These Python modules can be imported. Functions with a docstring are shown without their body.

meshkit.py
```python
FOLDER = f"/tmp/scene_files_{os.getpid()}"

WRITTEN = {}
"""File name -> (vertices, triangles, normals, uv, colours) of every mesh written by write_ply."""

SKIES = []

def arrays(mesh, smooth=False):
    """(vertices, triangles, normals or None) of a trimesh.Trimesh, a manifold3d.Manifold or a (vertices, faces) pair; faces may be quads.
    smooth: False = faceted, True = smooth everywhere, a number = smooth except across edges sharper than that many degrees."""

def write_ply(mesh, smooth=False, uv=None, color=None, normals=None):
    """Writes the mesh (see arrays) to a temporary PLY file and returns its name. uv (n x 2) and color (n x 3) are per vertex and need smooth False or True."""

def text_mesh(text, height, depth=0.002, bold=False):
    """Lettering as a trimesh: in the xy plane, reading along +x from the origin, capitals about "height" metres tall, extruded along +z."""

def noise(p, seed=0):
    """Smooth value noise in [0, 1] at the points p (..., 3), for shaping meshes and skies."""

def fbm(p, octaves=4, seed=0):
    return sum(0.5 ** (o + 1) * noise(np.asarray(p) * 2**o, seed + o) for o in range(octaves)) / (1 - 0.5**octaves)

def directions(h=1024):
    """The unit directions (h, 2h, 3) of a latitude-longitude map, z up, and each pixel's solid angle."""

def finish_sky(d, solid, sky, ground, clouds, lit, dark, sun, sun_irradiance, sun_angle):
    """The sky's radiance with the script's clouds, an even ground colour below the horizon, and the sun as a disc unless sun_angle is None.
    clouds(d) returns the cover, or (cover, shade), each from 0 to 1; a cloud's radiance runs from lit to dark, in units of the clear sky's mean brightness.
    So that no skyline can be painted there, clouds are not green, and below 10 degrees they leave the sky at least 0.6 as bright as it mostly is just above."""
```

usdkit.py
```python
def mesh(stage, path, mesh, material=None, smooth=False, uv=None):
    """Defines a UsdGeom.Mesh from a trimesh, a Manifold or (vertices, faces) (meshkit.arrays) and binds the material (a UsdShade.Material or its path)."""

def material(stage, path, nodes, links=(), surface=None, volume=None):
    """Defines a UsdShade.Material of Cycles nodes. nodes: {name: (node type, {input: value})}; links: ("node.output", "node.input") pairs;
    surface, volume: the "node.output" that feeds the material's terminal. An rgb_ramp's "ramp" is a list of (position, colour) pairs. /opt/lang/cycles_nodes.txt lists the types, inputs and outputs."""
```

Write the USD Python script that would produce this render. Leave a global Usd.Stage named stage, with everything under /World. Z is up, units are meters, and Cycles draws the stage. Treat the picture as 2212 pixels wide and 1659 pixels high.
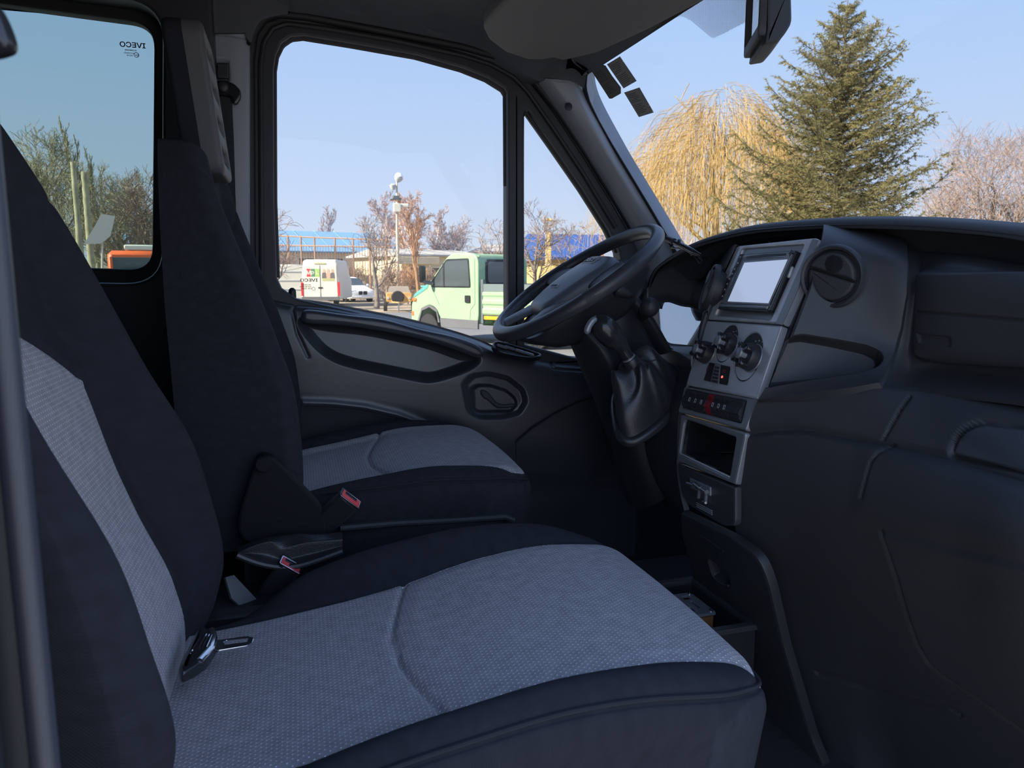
import math, random
import numpy as np, trimesh, shapely, manifold3d as m3, usdkit, meshkit
from shapely.geometry import Polygon, LineString, Point
from shapely import affinity
from scipy.interpolate import PchipInterpolator, CubicSpline
from pxr import Usd, UsdGeom, UsdLux, UsdShade, Gf, Sdf, Vt

# ---------------------------------------------------------------- camera, sky, sun, exposure
stage = Usd.Stage.CreateInMemory()
UsdGeom.SetStageUpAxis(stage, 'Z')
UsdGeom.Xform.Define(stage, '/World')
W, H, F = 2212, 1659, 1600.0
EYE = np.array([0, -1.08, 1.55]); YAW, PITCH = math.radians(16), math.radians(8.2)
FWD = np.array([math.sin(YAW) * math.cos(PITCH), math.cos(YAW) * math.cos(PITCH), -math.sin(PITCH)])
RGT = np.array([math.cos(YAW), -math.sin(YAW), 0.0]); UPV = np.cross(RGT, FWD)
cam = UsdGeom.Camera.Define(stage, '/World/camera')
cam.CreateHorizontalApertureAttr(36.0); cam.CreateVerticalApertureAttr(27.0)
cam.CreateFocalLengthAttr(36.0 * F / W); cam.CreateClippingRangeAttr(Gf.Vec2f(0.02, 2000))
cam.CreateFStopAttr(13.0); cam.CreateFocusDistanceAttr(1.6)
cam.AddTransformOp().Set(Gf.Matrix4d(*RGT, 0, *UPV, 0, *(-FWD), 0, *EYE, 1))
cam.CreateExposureAttr(1.05)
dome = UsdLux.DomeLight.Define(stage, '/World/sky')
SKY = usdkit.material(stage, '/World/Looks/sky', {
    'tc': ('texture_coordinate', {}), 's': ('separate_xyz', {}),
    'r': ('rgb_ramp', {'ramp': [(0, (.44, .43, .40)), (.012, (.80, .86, .98)), (.10, (.68, .80, 1.04)), (.30, (.50, .70, 1.07)), (.6, (.36, .55, 1.0)), (1, (.28, .46, .92))]}),
    'b': ('background_shader', {'strength': 1.0})},
    [('tc.generated', 's.vector'), ('s.z', 'r.fac'), ('r.color', 'b.color')], surface='b.background')
UsdShade.MaterialBindingAPI.Apply(dome.GetPrim()).Bind(SKY)
SUN_TO = np.array([-.80, -.20, .57]); SUN_TO /= np.linalg.norm(SUN_TO)
sun = UsdLux.DistantLight.Define(stage, '/World/sun')
sun.CreateAngleAttr(.6); sun.CreateIntensityAttr(3.1); sun.CreateNormalizeAttr(True); sun.CreateColorAttr(Gf.Vec3f(1.0, .90, .74))
_z = SUN_TO; _x = np.cross([0, 0, 1], _z); _x /= np.linalg.norm(_x); _y = np.cross(_z, _x)
sun.AddTransformOp().Set(Gf.Matrix4d(*_x, 0, *_y, 0, *_z, 0, 0, 0, 50, 1))

# ---------------------------------------------------------------- pixel <-> world (photograph frame), used to survey the place
def ray(px, py): return FWD + RGT * (px - W / 2) / F - UPV * (py - H / 2) / F
def at(px, py, **k):
    (a, v), = k.items()
    d = ray(px, py)
    if a == 'd': return EYE + d * v
    i = 'xyz'.index(a)
    return EYE + d * (v - EYE[i]) / d[i]
def pix(p):
    d = np.asarray(p, float) - EYE; w = np.maximum(d @ FWD, 1e-3)
    return np.stack([W / 2 + F * (d @ RGT) / w, H / 2 - F * (d @ UPV) / w], -1)

# ---------------------------------------------------------------- materials
M = {}
def mat(name, col, rough=.5, bump=None, metal=0., coat=0., vary=None, spec=.5, sheen=0., emit=None, trans=0.):
    """principled; bump=(scale, strength) fine grain; vary=(scale, colour2) blotches of a second colour"""
    n = {'p': ('principled_bsdf', dict(base_color=col, roughness=rough, metallic=metal, coat_weight=coat, specular_ior_level=spec, sheen_weight=sheen, transmission_weight=trans))}
    l = []
    if emit: n['p'][1].update(emission_color=emit[0], emission_strength=emit[1])
    n['g'] = ('geometry', {})
    if bump:
        n['t'] = ('noise_texture', dict(scale=bump[0], detail=2.)); n['b'] = ('bump', dict(strength=bump[1], distance=.001))
        l += [('g.position', 't.vector'), ('t.fac', 'b.height'), ('b.normal', 'p.normal')]
    if vary:
        n['v'] = ('noise_texture', dict(scale=vary[0], detail=3.)); n['r'] = ('rgb_ramp', {'ramp': [(.35, col), (.65, vary[1])]})
        l += [('g.position', 'v.vector'), ('v.fac', 'r.fac'), ('r.color', 'p.base_color')]
    M[name] = usdkit.material(stage, '/World/Looks/' + name, n, l, surface='p.BSDF')
    return M[name]
def glass(name, tint, rough=0., spec=(1, 1, 1), base=.012):
    """thin pane: tinted see-through plus a mirror share that rises at grazing angles; tint is for the whole pane (two faces)"""
    M[name] = usdkit.material(stage, '/World/Looks/' + name, {'t': ('transparent_bsdf', {'color': tuple(math.sqrt(c) for c in tint)}), 'g': ('glossy_bsdf', {'color': spec, 'roughness': rough}),
                              'f': ('layer_weight', {'blend': .5}), 'q': ('math', dict(math_type='power', value2=5.)), 'k': ('math', dict(math_type='multiply_add', value2=.9, value3=base)), 'm': ('mix_closure', {})},
                              [('f.facing', 'q.value1'), ('q.value', 'k.value1'), ('k.value', 'm.fac'), ('t.BSDF', 'm.closure1'), ('g.BSDF', 'm.closure2')], surface='m.closure')
mat('plastic', (.023, .0235, .026), .5, (900, .35))
mat('plastic_soft', (.026, .0265, .029), .58, (700, .6))
mat('plastic_gloss', (.012, .012, .013), .16)
mat('plastic_black', (.016, .016, .018), .45)
mat('panel', (.034, .035, .038), .38, (900, .3))
mat('headliner', (.080, .083, .092), .8, (500, .4))
mat('pillar', (.25, .262, .288), .42, (900, .25))
mat('visor', (.13, .125, .12), .7, (700, .3))
mat('rubber', (.018, .018, .019), .6)
mat('silver', (.50, .51, .53), .36, (1500, .12), metal=.45, vary=(40, (.46, .465, .48)))
mat('silver_dark', (.23, .235, .25), .38, metal=.5)
mat('chrome', (.75, .76, .78), .14, metal=1.)
mat('steel', (.45, .45, .46), .35, metal=1.)
mat('leather', (.020, .020, .022), .36, (420, .35))
mat('carpet', (.03, .03, .032), .95, (300, 1.))
mat('red_switch', (.24, .012, .02), .45)
mat('red_plastic', (.72, .06, .07), .4)
mat('white_print', (.40, .41, .42), .6)
mat('ink', (.02, .02, .024), .6)
mat('grey_glow', (.5, .5, .52), .5)
glass('glass', (.41, .425, .43)); glass('glass_rear', (.205, .262, .25)); glass('mirror_lens', (.5, .5, .5))
glass('screen_wind', (.42, .435, .44))
def fabric(name, col, dot=None, rib=None, sheen=.15, bs=.45):
    n = {'a': ('attribute', {'attribute': 'st'}), 's': ('separate_xyz', {}), 'p': ('principled_bsdf', dict(base_color=col, roughness=.92, specular_ior_level=.15, sheen_weight=sheen, sheen_tint=col)),
         'b': ('bump', dict(strength=bs, distance=.0010))}
    l = [('a.vector', 's.vector'), ('b.normal', 'p.normal')]
    def wave(k, axis, freq, ph=0.):
        n[k + 'm'] = ('math', dict(math_type='multiply_add', value2=2 * math.pi * freq, value3=ph)); n[k] = ('math', dict(math_type='sine'))
        l.extend([(f's.{axis}', k + 'm.value1'), (k + 'm.value', k + '.value1')])
    n['nz'] = ('noise_texture', dict(scale=60., detail=3.)); n['nr'] = ('rgb_ramp', {'ramp': [(.3, tuple(c * .86 for c in col)), (.7, tuple(min(1, c * 1.12) for c in col))]})
    l += [('a.vector', 'nz.vector'), ('nz.fac', 'nr.fac')]
    if dot:
        wave('u', 'x', 1 / .0105); wave('v', 'y', 1 / .0066)
        n['m'] = ('math', dict(math_type='multiply')); n['d'] = ('rgb_ramp', {'ramp': [(.80, (0, 0, 0)), (.93, (1, 1, 1))]}); n['x'] = ('mix', dict(color2=dot))
        wave('w', 'y', 1 / .0022); n['h'] = ('math', dict(math_type='multiply_add', value2=.35))
        l += [('u.value', 'm.value1'), ('v.value', 'm.value2'), ('m.value', 'd.fac'), ('d.color', 'x.fac'), ('nr.color', 'x.color1'), ('x.color', 'p.base_color'),
              ('w.value', 'h.value1'), ('m.value', 'h.value3'), ('h.value', 'b.height')]
    else:
        n['dd'] = ('vector_math', dict(math_type='dot_product', vector2=(rib[0], rib[1], 0))); n['ds'] = ('math', dict(math_type='sine')); n['df'] = ('math', dict(math_type='multiply', value2=2 * math.pi))
        l += [('a.vector', 'dd.vector1'), ('dd.value', 'df.value1'), ('df.value', 'ds.value1'), ('ds.value', 'b.height'), ('nr.color', 'p.base_color')]
    M[name] = usdkit.material(stage, '/World/Looks/' + name, n, l, surface='p.BSDF')
fabric('cloth_grey', (.315, .293, .298), dot=(.86, .84, .86))
fabric('cloth_dark', (.023, .0235, .029), rib=(380, 290), bs=.22, sheen=.08)

# ---------------------------------------------------------------- objects
_names = {}
def numbered(parent, name):
    k = (parent, name); n = _names.get(k, -1) + 1; _names[k] = n
    return f'{parent}/{name}' + (f'_{n:03d}' if n else '')
def path_of(o): return '/World' if o is None else str((o.GetPrim() if hasattr(o, 'GetPrim') else o).GetPath())
def tag(o, label=None, cat=None, group=None, kind=None):
    p = o.GetPrim() if hasattr(o, 'GetPrim') else o
    for k, v in (('label', label), ('category', cat), ('group', group), ('kind', kind)):
        if v: p.SetCustomDataByKey(k, v)
    return p
def thing(name, label=None, cat=None, loc=(0, 0, 0), rz=0., group=None, kind=None, parent=None):
    x = UsdGeom.Xform.Define(stage, numbered(path_of(parent), name))
    if any(loc) : x.AddTranslateOp().Set(Gf.Vec3d(*map(float, loc)))
    if rz: x.AddRotateZOp().Set(float(rz))
    return tag(x, label, cat, group, kind)
def loc_of(p):
    return np.array(UsdGeom.Xformable(p).GetLocalTransformation())
def obj(name, mesh, m, parent=None, smooth=38, uv=None, **t):
    """one Mesh prim; a mesh whose parts were laid out in world space goes under a parent at the origin"""
    o = usdkit.mesh(stage, numbered(path_of(parent), name), mesh, M[m] if isinstance(m, str) else m, smooth=smooth, uv=uv)
    return tag(o, **t)
def raw(name, D, m, parent=None, **t):
    """D = dict(v, f, n, uv) with its own normals"""
    o = UsdGeom.Mesh.Define(stage, numbered(path_of(parent), name))
    o.CreatePointsAttr(Vt.Vec3fArray.FromNumpy(D['v'].astype(np.float32)))
    o.CreateFaceVertexCountsAttr(Vt.IntArray.FromNumpy(np.full(len(D['f']), 3, np.int32)))
    o.CreateFaceVertexIndicesAttr(Vt.IntArray.FromNumpy(D['f'].astype(np.int32).ravel()))
    o.CreateSubdivisionSchemeAttr('none')
    o.CreateNormalsAttr(Vt.Vec3fArray.FromNumpy(D['n'].astype(np.float32))); o.SetNormalsInterpolation('vertex')
    if D.get('uv') is not None:
        UsdGeom.PrimvarsAPI(o).CreatePrimvar('st', Sdf.ValueTypeNames.TexCoord2fArray, 'vertex').Set(Vt.Vec2fArray.FromNumpy(D['uv'].astype(np.float32)))
    UsdShade.MaterialBindingAPI.Apply(o.GetPrim()).Bind(M[m] if isinstance(m, str) else m)
    return tag(o, **t)

# ---------------------------------------------------------------- shapes
cat_ = trimesh.util.concatenate
def join(*ms):
    """joins trimeshes / (v,f) pairs into one (v,f)"""
    vs, fs, n = [], [], 0
    for m in ms:
        v, f = (np.asarray(m.vertices), np.asarray(m.faces)) if hasattr(m, 'vertices') else meshkit.arrays(m)[:2]
        vs.append(v); fs.append(f + n); n += len(v)
    return np.vstack(vs), np.vstack(fs)
def spl(pts, n, closed=False, linear=False):
    p = np.asarray(pts, float)
    if closed: p = np.vstack([p, p[:1]])
    t = np.r_[0, np.cumsum(np.sqrt(np.linalg.norm(np.diff(p, axis=0), axis=1)) if not linear else np.linalg.norm(np.diff(p, axis=0), axis=1))]
    u = np.linspace(0, t[-1], n + (1 if closed else 0))
    q = np.stack([np.interp(u, t, c) for c in p.T], -1) if linear else CubicSpline(t, p, bc_type='periodic' if closed else 'natural')(u)
    return q[:-1] if closed else q
def rounded(pts, r, n=5):
    """closed polygon with corners rounded by radius r (number or list)"""
    p = np.asarray(pts, float); out = []; N = len(p); rs = [r] * N if np.isscalar(r) else r
    for i in range(N):
        a, b, c = p[i - 1], p[i], p[(i + 1) % N]
        d1, d2 = a - b, c - b; l1, l2 = np.linalg.norm(d1), np.linalg.norm(d2); d1 /= l1; d2 /= l2
        k = min(rs[i], .49 * l1, .49 * l2)
        if k < 1e-6: out.append(b); continue
        A, B = b + d1 * k, b + d2 * k
        for t in np.linspace(0, 1, n + 1): out.append((1 - t) ** 2 * A + 2 * t * (1 - t) * b + t * t * B)
    return np.array(out)
def dense(p, step):
    p = np.asarray(p, float); q = []
    for a, b in zip(p, np.roll(p, -1, axis=0)):
        k = max(1, int(np.ceil(np.linalg.norm(b - a) / step)))
        q += [a + (b - a) * i / k for i in range(k)]
    return np.array(q)
def tube(pts, r, sides=8, caps=True, closed=False):
    p = np.asarray(pts, float); n = len(p); r = np.broadcast_to(np.asarray(r, float), (n,))
    t = np.gradient(p, axis=0) if not closed else np.roll(p, -1, 0) - np.roll(p, 1, 0)
    t /= np.maximum(np.linalg.norm(t, axis=1, keepdims=True), 1e-12)
    a = np.cross(t[0], [0, 0, 1.] if abs(t[0][2]) < .9 else [1., 0, 0]); a /= np.linalg.norm(a); A = []
    for i in range(n):
        a = a - t[i] * (a @ t[i]); a /= np.linalg.norm(a); A.append(a)
    A = np.array(A); B = np.cross(t, A); th = np.arange(sides) * 2 * math.pi / sides
    v = (p[:, None] + r[:, None, None] * (A[:, None] * np.cos(th)[:, None] + B[:, None] * np.sin(th)[:, None])).reshape(-1, 3)
    i = np.arange(n if closed else n - 1)[:, None] * sides; j = np.arange(sides)[None]; k = (j + 1) % sides; i2 = (i + sides) % (n * sides)
    f = np.concatenate([np.stack([i + j, i + k, i2 + k], -1).reshape(-1, 3), np.stack([i + j, i2 + k, i2 + j], -1).reshape(-1, 3)])
    if caps and not closed:
        v = np.vstack([v, p[0], p[-1]]); c0, c1 = n * sides, n * sides + 1; j = np.arange(sides); k = (j + 1) % sides
        f = np.vstack([f, np.stack([np.full(sides, c0), k, j], -1), np.stack([np.full(sides, c1), (n - 1) * sides + j, (n - 1) * sides + k], -1)])
    return v, f
def loft(rings, cap=True, closed_path=False):
    R = np.asarray(rings, float); n, m, _ = R.shape; v = R.reshape(-1, 3)
    i = np.arange(n if closed_path else n - 1)[:, None] * m; j = np.arange(m)[None]; k = (j + 1) % m; i2 = (i + m) % (n * m)
    f = np.concatenate([np.stack([i + j, i + k, i2 + k], -1).reshape(-1, 3), np.stack([i + j, i2 + k, i2 + j], -1).reshape(-1, 3)])
    if cap and not closed_path:
        v = np.vstack([v, R[0].mean(0), R[-1].mean(0)]); a, b = n * m, n * m + 1; j = np.arange(m); k = (j + 1) % m
        f = np.vstack([f, np.stack([np.full(m, a), k, j], -1), np.stack([np.full(m, b), (n - 1) * m + j, (n - 1) * m + k], -1)])
    return v, f
def lathe(prof, sides=32, frame=None):
    """prof = [(radius, height)]; frame = (origin, axis)"""
    th = np.arange(sides) * 2 * math.pi / sides
    R = [[(r * math.cos(a), r * math.sin(a), h) for a in th] for r, h in prof]
    v, f = loft(R)
    return place((v, f), *frame) if frame else (v, f)
def axes(n):
    n = np.asarray(n, float); n /= np.linalg.norm(n)
    u = np.cross([0, 0, 1.], n) if abs(n[2]) < .95 else np.array([1., 0, 0]); u /= np.linalg.norm(u)
    return u, np.cross(n, u), n
def place(m, o, n, u=None):
    """local z -> n (and local x -> u) at o"""
    v, f = m if isinstance(m, tuple) else (np.asarray(m.vertices), np.asarray(m.faces))
    if u is None: U, V, N = axes(n)
    else:
        N = np.asarray(n, float) / np.linalg.norm(n); U = np.asarray(u, float); U = U - N * (U @ N); U /= np.linalg.norm(U); V = np.cross(N, U)
    return np.asarray(o) + v[:, :1] * U + v[:, 1:2] * V + v[:, 2:3] * N, f
def box(size, o=(0, 0, 0), bev=0.):
    s = np.asarray(size, float) / 2
    if bev > 0:
        c = np.array([[x, y, z] for x in (-1, 1) for y in (-1, 1) for z in (-1, 1)], float); P = []
        for k in range(3):
            q = c * (s - bev); q[:, k] = c[:, k] * s[k]; P.append(q)
        h = trimesh.convex.convex_hull(np.vstack(P)); return h.vertices + np.asarray(o), h.faces
    b = trimesh.creation.box(2 * s); return b.vertices + np.asarray(o), b.faces
def offset_ring(p, d):
    """moves each vertex of a CCW ring inwards by d"""
    e = np.roll(p, -1, 0) - p; e /= np.maximum(np.linalg.norm(e, axis=1, keepdims=True), 1e-12)
    nrm = np.stack([-e[:, 1], e[:, 0]], -1); a = nrm + np.roll(nrm, 1, 0); l = (a * a).sum(1, keepdims=True)
    return p + a * (2 * d / np.maximum(l, .5))
def ccw(p):
    p = np.asarray(p, float); x, y = p[:, 0], p[:, 1]
    return p if (x * np.roll(y, -1) - y * np.roll(x, -1)).sum() > 0 else p[::-1]
def plate(outer, t, bev=0., holes=(), nb=2, back=True):
    """polygon with holes in xy, from z=0 (back) to z=t (front), front edges rounded by bev"""
    rings = [(ccw(outer), 1)] + [(ccw(h), -1) for h in holes]
    steps = [(0., 0.)] + ([(bev * (1 - math.cos(a)), t - bev + bev * math.sin(a)) for a in np.linspace(0, math.pi / 2, nb + 1)] if bev > 0 else [(0., t)])
    V, Fc, n, top, bot = [], [], 0, [], []
    for r, s in rings:
        m = len(r); levels = [(offset_ring(r, s * d), z) for d, z in steps]
        for q, z in levels: V.append(np.c_[q, np.full(m, z)])
        for k in range(len(levels) - 1):
            a = n + k * m; b = a + m; j = np.arange(m); j2 = (j + 1) % m
            q = np.concatenate([np.stack([a + j, a + j2, b + j2], -1), np.stack([a + j, b + j2, b + j], -1)])
            Fc.append(q if s > 0 else q[:, ::-1])
        bot.append((levels[0][0], n)); top.append((levels[-1][0], n + (len(levels) - 1) * m)); n += len(levels) * m
    def cap(rs, flip):
        import mapbox_earcut as me
        pts = np.vstack([r for r, _ in rs]); idx = np.concatenate([np.arange(len(r)) + b for r, b in rs]); ends = np.cumsum([len(r) for r, _ in rs]).astype(np.uint32)
        tri = idx[me.triangulate_float64(pts, ends).reshape(-1, 3)]
        a = pts[me.triangulate_float64(pts, ends).reshape(-1, 3)]
        e1, e2 = a[:, 1] - a[:, 0], a[:, 2] - a[:, 0]; ar = e1[:, 0] * e2[:, 1] - e1[:, 1] * e2[:, 0]
        tri = np.where((ar < 0)[:, None], tri[:, ::-1], tri)
        return tri[:, ::-1] if flip else tri
    def flat(tri):                                                     # caps keep corners of their own, so that they shade flat
        nonlocal V, n
        A = np.vstack(V); u, inv = np.unique(tri, return_inverse=True); V = [A, A[u]]; Fc.append(inv.reshape(-1, 3) + len(A))
    flat(cap(top, False))
    if back: flat(cap(bot, True))
    return np.vstack(V), np.vstack(Fc)
class Pl:
    """a plane in the place: origin o, axes u, v, n (n = out of the surface); .uv(px, py) surveys a pixel onto it"""
    def __init__(s, o, u, v):
        s.o = np.asarray(o, float); s.u = np.asarray(u, float) / np.linalg.norm(u); v = np.asarray(v, float); v = v - s.u * (v @ s.u); s.v = v / np.linalg.norm(v); s.n = np.cross(s.u, s.v)
    def uv(s, pts):
        out = []
        for px, py in pts:
            d = ray(px, py); q = EYE + d * (((s.o - EYE) @ s.n) / (d @ s.n)) - s.o; out.append((q @ s.u, q @ s.v))
        return np.array(out)
    def w(s, m, up=0.):
        v, f = m if isinstance(m, tuple) else (np.asarray(m.vertices), np.asarray(m.faces))
        return s.o + v[:, :1] * s.u + v[:, 1:2] * s.v + (v[:, 2:3] + up) * s.n, f
    def p(s, a, b, h=0.): return s.o + a * s.u + b * s.v + h * s.n
def side_plane(y): return Pl((0, y, 0), (1, 0, 0), (0, 0, 1))     # faces -y, towards the passenger side
def grid_faces(nu, nv):
    i = np.arange(nu - 1)[:, None] * nv; j = np.arange(nv - 1)[None]
    return np.concatenate([np.stack([i + j, i + nv + j, i + nv + j + 1], -1).reshape(-1, 3), np.stack([i + j, i + nv + j + 1, i + j + 1], -1).reshape(-1, 3)])
def grid_normals(G):
    n = np.cross(np.gradient(G, axis=0), np.gradient(G, axis=1)); return n / np.maximum(np.linalg.norm(n, axis=-1, keepdims=True), 1e-12)
def sst(x): x = np.clip(x, 0, 1); return x * x * (3 - 2 * x)
def sdf(poly, pts):
    """signed distance of points to a polygon, positive inside"""
    P = Polygon(poly); q = shapely.points(pts); d = shapely.distance(q, P.exterior)
    return np.where(shapely.contains_xy(P, pts[..., 0], pts[..., 1]), d, -d)
def ldist(line, pts): return shapely.distance(shapely.points(pts), LineString(line))
def relief(q, feats):
    h = np.zeros(q.shape[:-1])
    for kind, pts, depth, edge in feats:
        if kind == 'line': h += depth * np.exp(-(ldist(pts, q) / edge) ** 2)
        else: h += depth * sst(sdf(pts, q) / edge + .5)
    return h
def ctrl(rows, nu, nv):
    R = np.asarray(rows, float)
    a = PchipInterpolator(np.arange(R.shape[0]), R, axis=0)(np.linspace(0, R.shape[0] - 1, nu))
    return PchipInterpolator(np.arange(R.shape[1]), a, axis=1)(np.linspace(0, R.shape[1] - 1, nv))
def sheet(rows, nu, nv, feats=(), th=.01, toward=None, survey=True):
    """smooth surface through a grid of points, with relief, and a back th behind it; returns dict(v,f,n,uv)"""
    G = ctrl(rows, nu, nv); N = grid_normals(G)
    ref = (np.asarray(toward) if toward is not None else EYE) - G.reshape(-1, 3).mean(0)
    if (N.reshape(-1, 3) @ ref).sum() < 0: G = G[:, ::-1]; N = grid_normals(G)
    back = G - N * th
    if len(feats): G = G + N * relief(pix(G) if survey else G[..., :2], feats)[..., None]; N = grid_normals(G)
    return slab(G, N, back)
def slab(G, N, back):
    nu, nv = G.shape[:2]; f = grid_faces(nu, nv); fl = f if True else f
    c = np.cross(G[1:, 1:] - G[:-1, :-1], G[1:, :-1] - G[:-1, 1:])
    a, b, cc = (G.reshape(-1, 3)[f[:, k]] for k in range(3)); s = (np.cross(b - a, cc - a) * N.reshape(-1, 3)[f[:, 0]]).sum()
    if s < 0: f = f[:, ::-1]
    du = np.r_[0, np.cumsum(np.linalg.norm(np.diff(G, axis=0), axis=-1).mean(1))]; dv = np.r_[0, np.cumsum(np.linalg.norm(np.diff(G, axis=1), axis=-1).mean(0))]
    uv = np.stack(np.meshgrid(du, dv, indexing='ij'), -1).reshape(-1, 2); n = nu * nv
    V = [G.reshape(-1, 3), back.reshape(-1, 3)]; Nn = [N.reshape(-1, 3), -N.reshape(-1, 3)]; Fs = [f, f[:, ::-1] + n]; UV = [uv, uv]; at_ = 2 * n
    for e, fe in ((G[0], back[0]), (G[-1], back[-1]), (G[:, 0], back[:, 0]), (G[:, -1], back[:, -1])):
        m = len(e); v = np.vstack([e, fe]); o = e - G.reshape(-1, 3).mean(0); tdir = np.gradient(e, axis=0); nn = np.cross(tdir, fe - e); nn /= np.maximum(np.linalg.norm(nn, axis=1, keepdims=True), 1e-12)
        if (nn * o).sum() < 0: nn = -nn
        j = np.arange(m - 1); q = np.concatenate([np.stack([j, j + 1, m + j + 1], -1), np.stack([j, m + j + 1, m + j], -1)])
        w = np.cross(v[q[:, 1]] - v[q[:, 0]], v[q[:, 2]] - v[q[:, 0]])
        if (w * nn[np.minimum(q[:, 0], m - 1)]).sum() < 0: q = q[:, ::-1]
        V.append(v); Nn.append(np.vstack([nn, nn])); Fs.append(q + at_); UV.append(np.zeros((2 * m, 2))); at_ += 2 * m
    return dict(v=np.vstack(V), f=np.vstack(Fs), n=np.vstack(Nn), uv=np.vstack(UV))
def cut(D, s):
    """splits D along the zero line of the vertex values s: (s > 0, s <= 0)"""
    s = np.where(np.abs(s) < 1e-9, 1e-9, s); f = D['f']; pos = s[f] > 0; k = pos.sum(1)
    arr = {a: D[a] for a in ('v', 'n', 'uv')}; base = len(s)
    mixed = f[(k == 1) | (k == 2)]; pm = pos[(k == 1) | (k == 2)]; lone = np.where(pm.sum(1) == 1, pm.argmax(1), (~pm).argmax(1))
    r = np.arange(len(mixed)); A = mixed[r, lone]; B = mixed[r, (lone + 1) % 3]; Cc = mixed[r, (lone + 2) % 3]
    def new(a, b):
        t = (s[a] / (s[a] - s[b]))[:, None]; return {k2: arr[k2][a] * (1 - t) + arr[k2][b] * t for k2 in arr}
    ab, ac = new(A, B), new(A, Cc); m = len(r)
    arr = {a: np.vstack([arr[a], ab[a], ac[a]]) for a in arr}; I, J = base + r, base + m + r
    tri = np.stack([A, I, J], -1); quad = np.concatenate([np.stack([I, B, Cc], -1), np.stack([I, Cc, J], -1)]); lp = s[A] > 0
    P_ = np.vstack([f[k == 3], tri[lp], quad[np.r_[~lp, ~lp]]]); N_ = np.vstack([f[k == 0], tri[~lp], quad[np.r_[lp, lp]]])
    def pack(fc):
        u, inv = np.unique(fc, return_inverse=True); return {**{a: arr[a][u] for a in arr}, 'f': inv.reshape(-1, 3)}
    return pack(P_), pack(N_)
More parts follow.
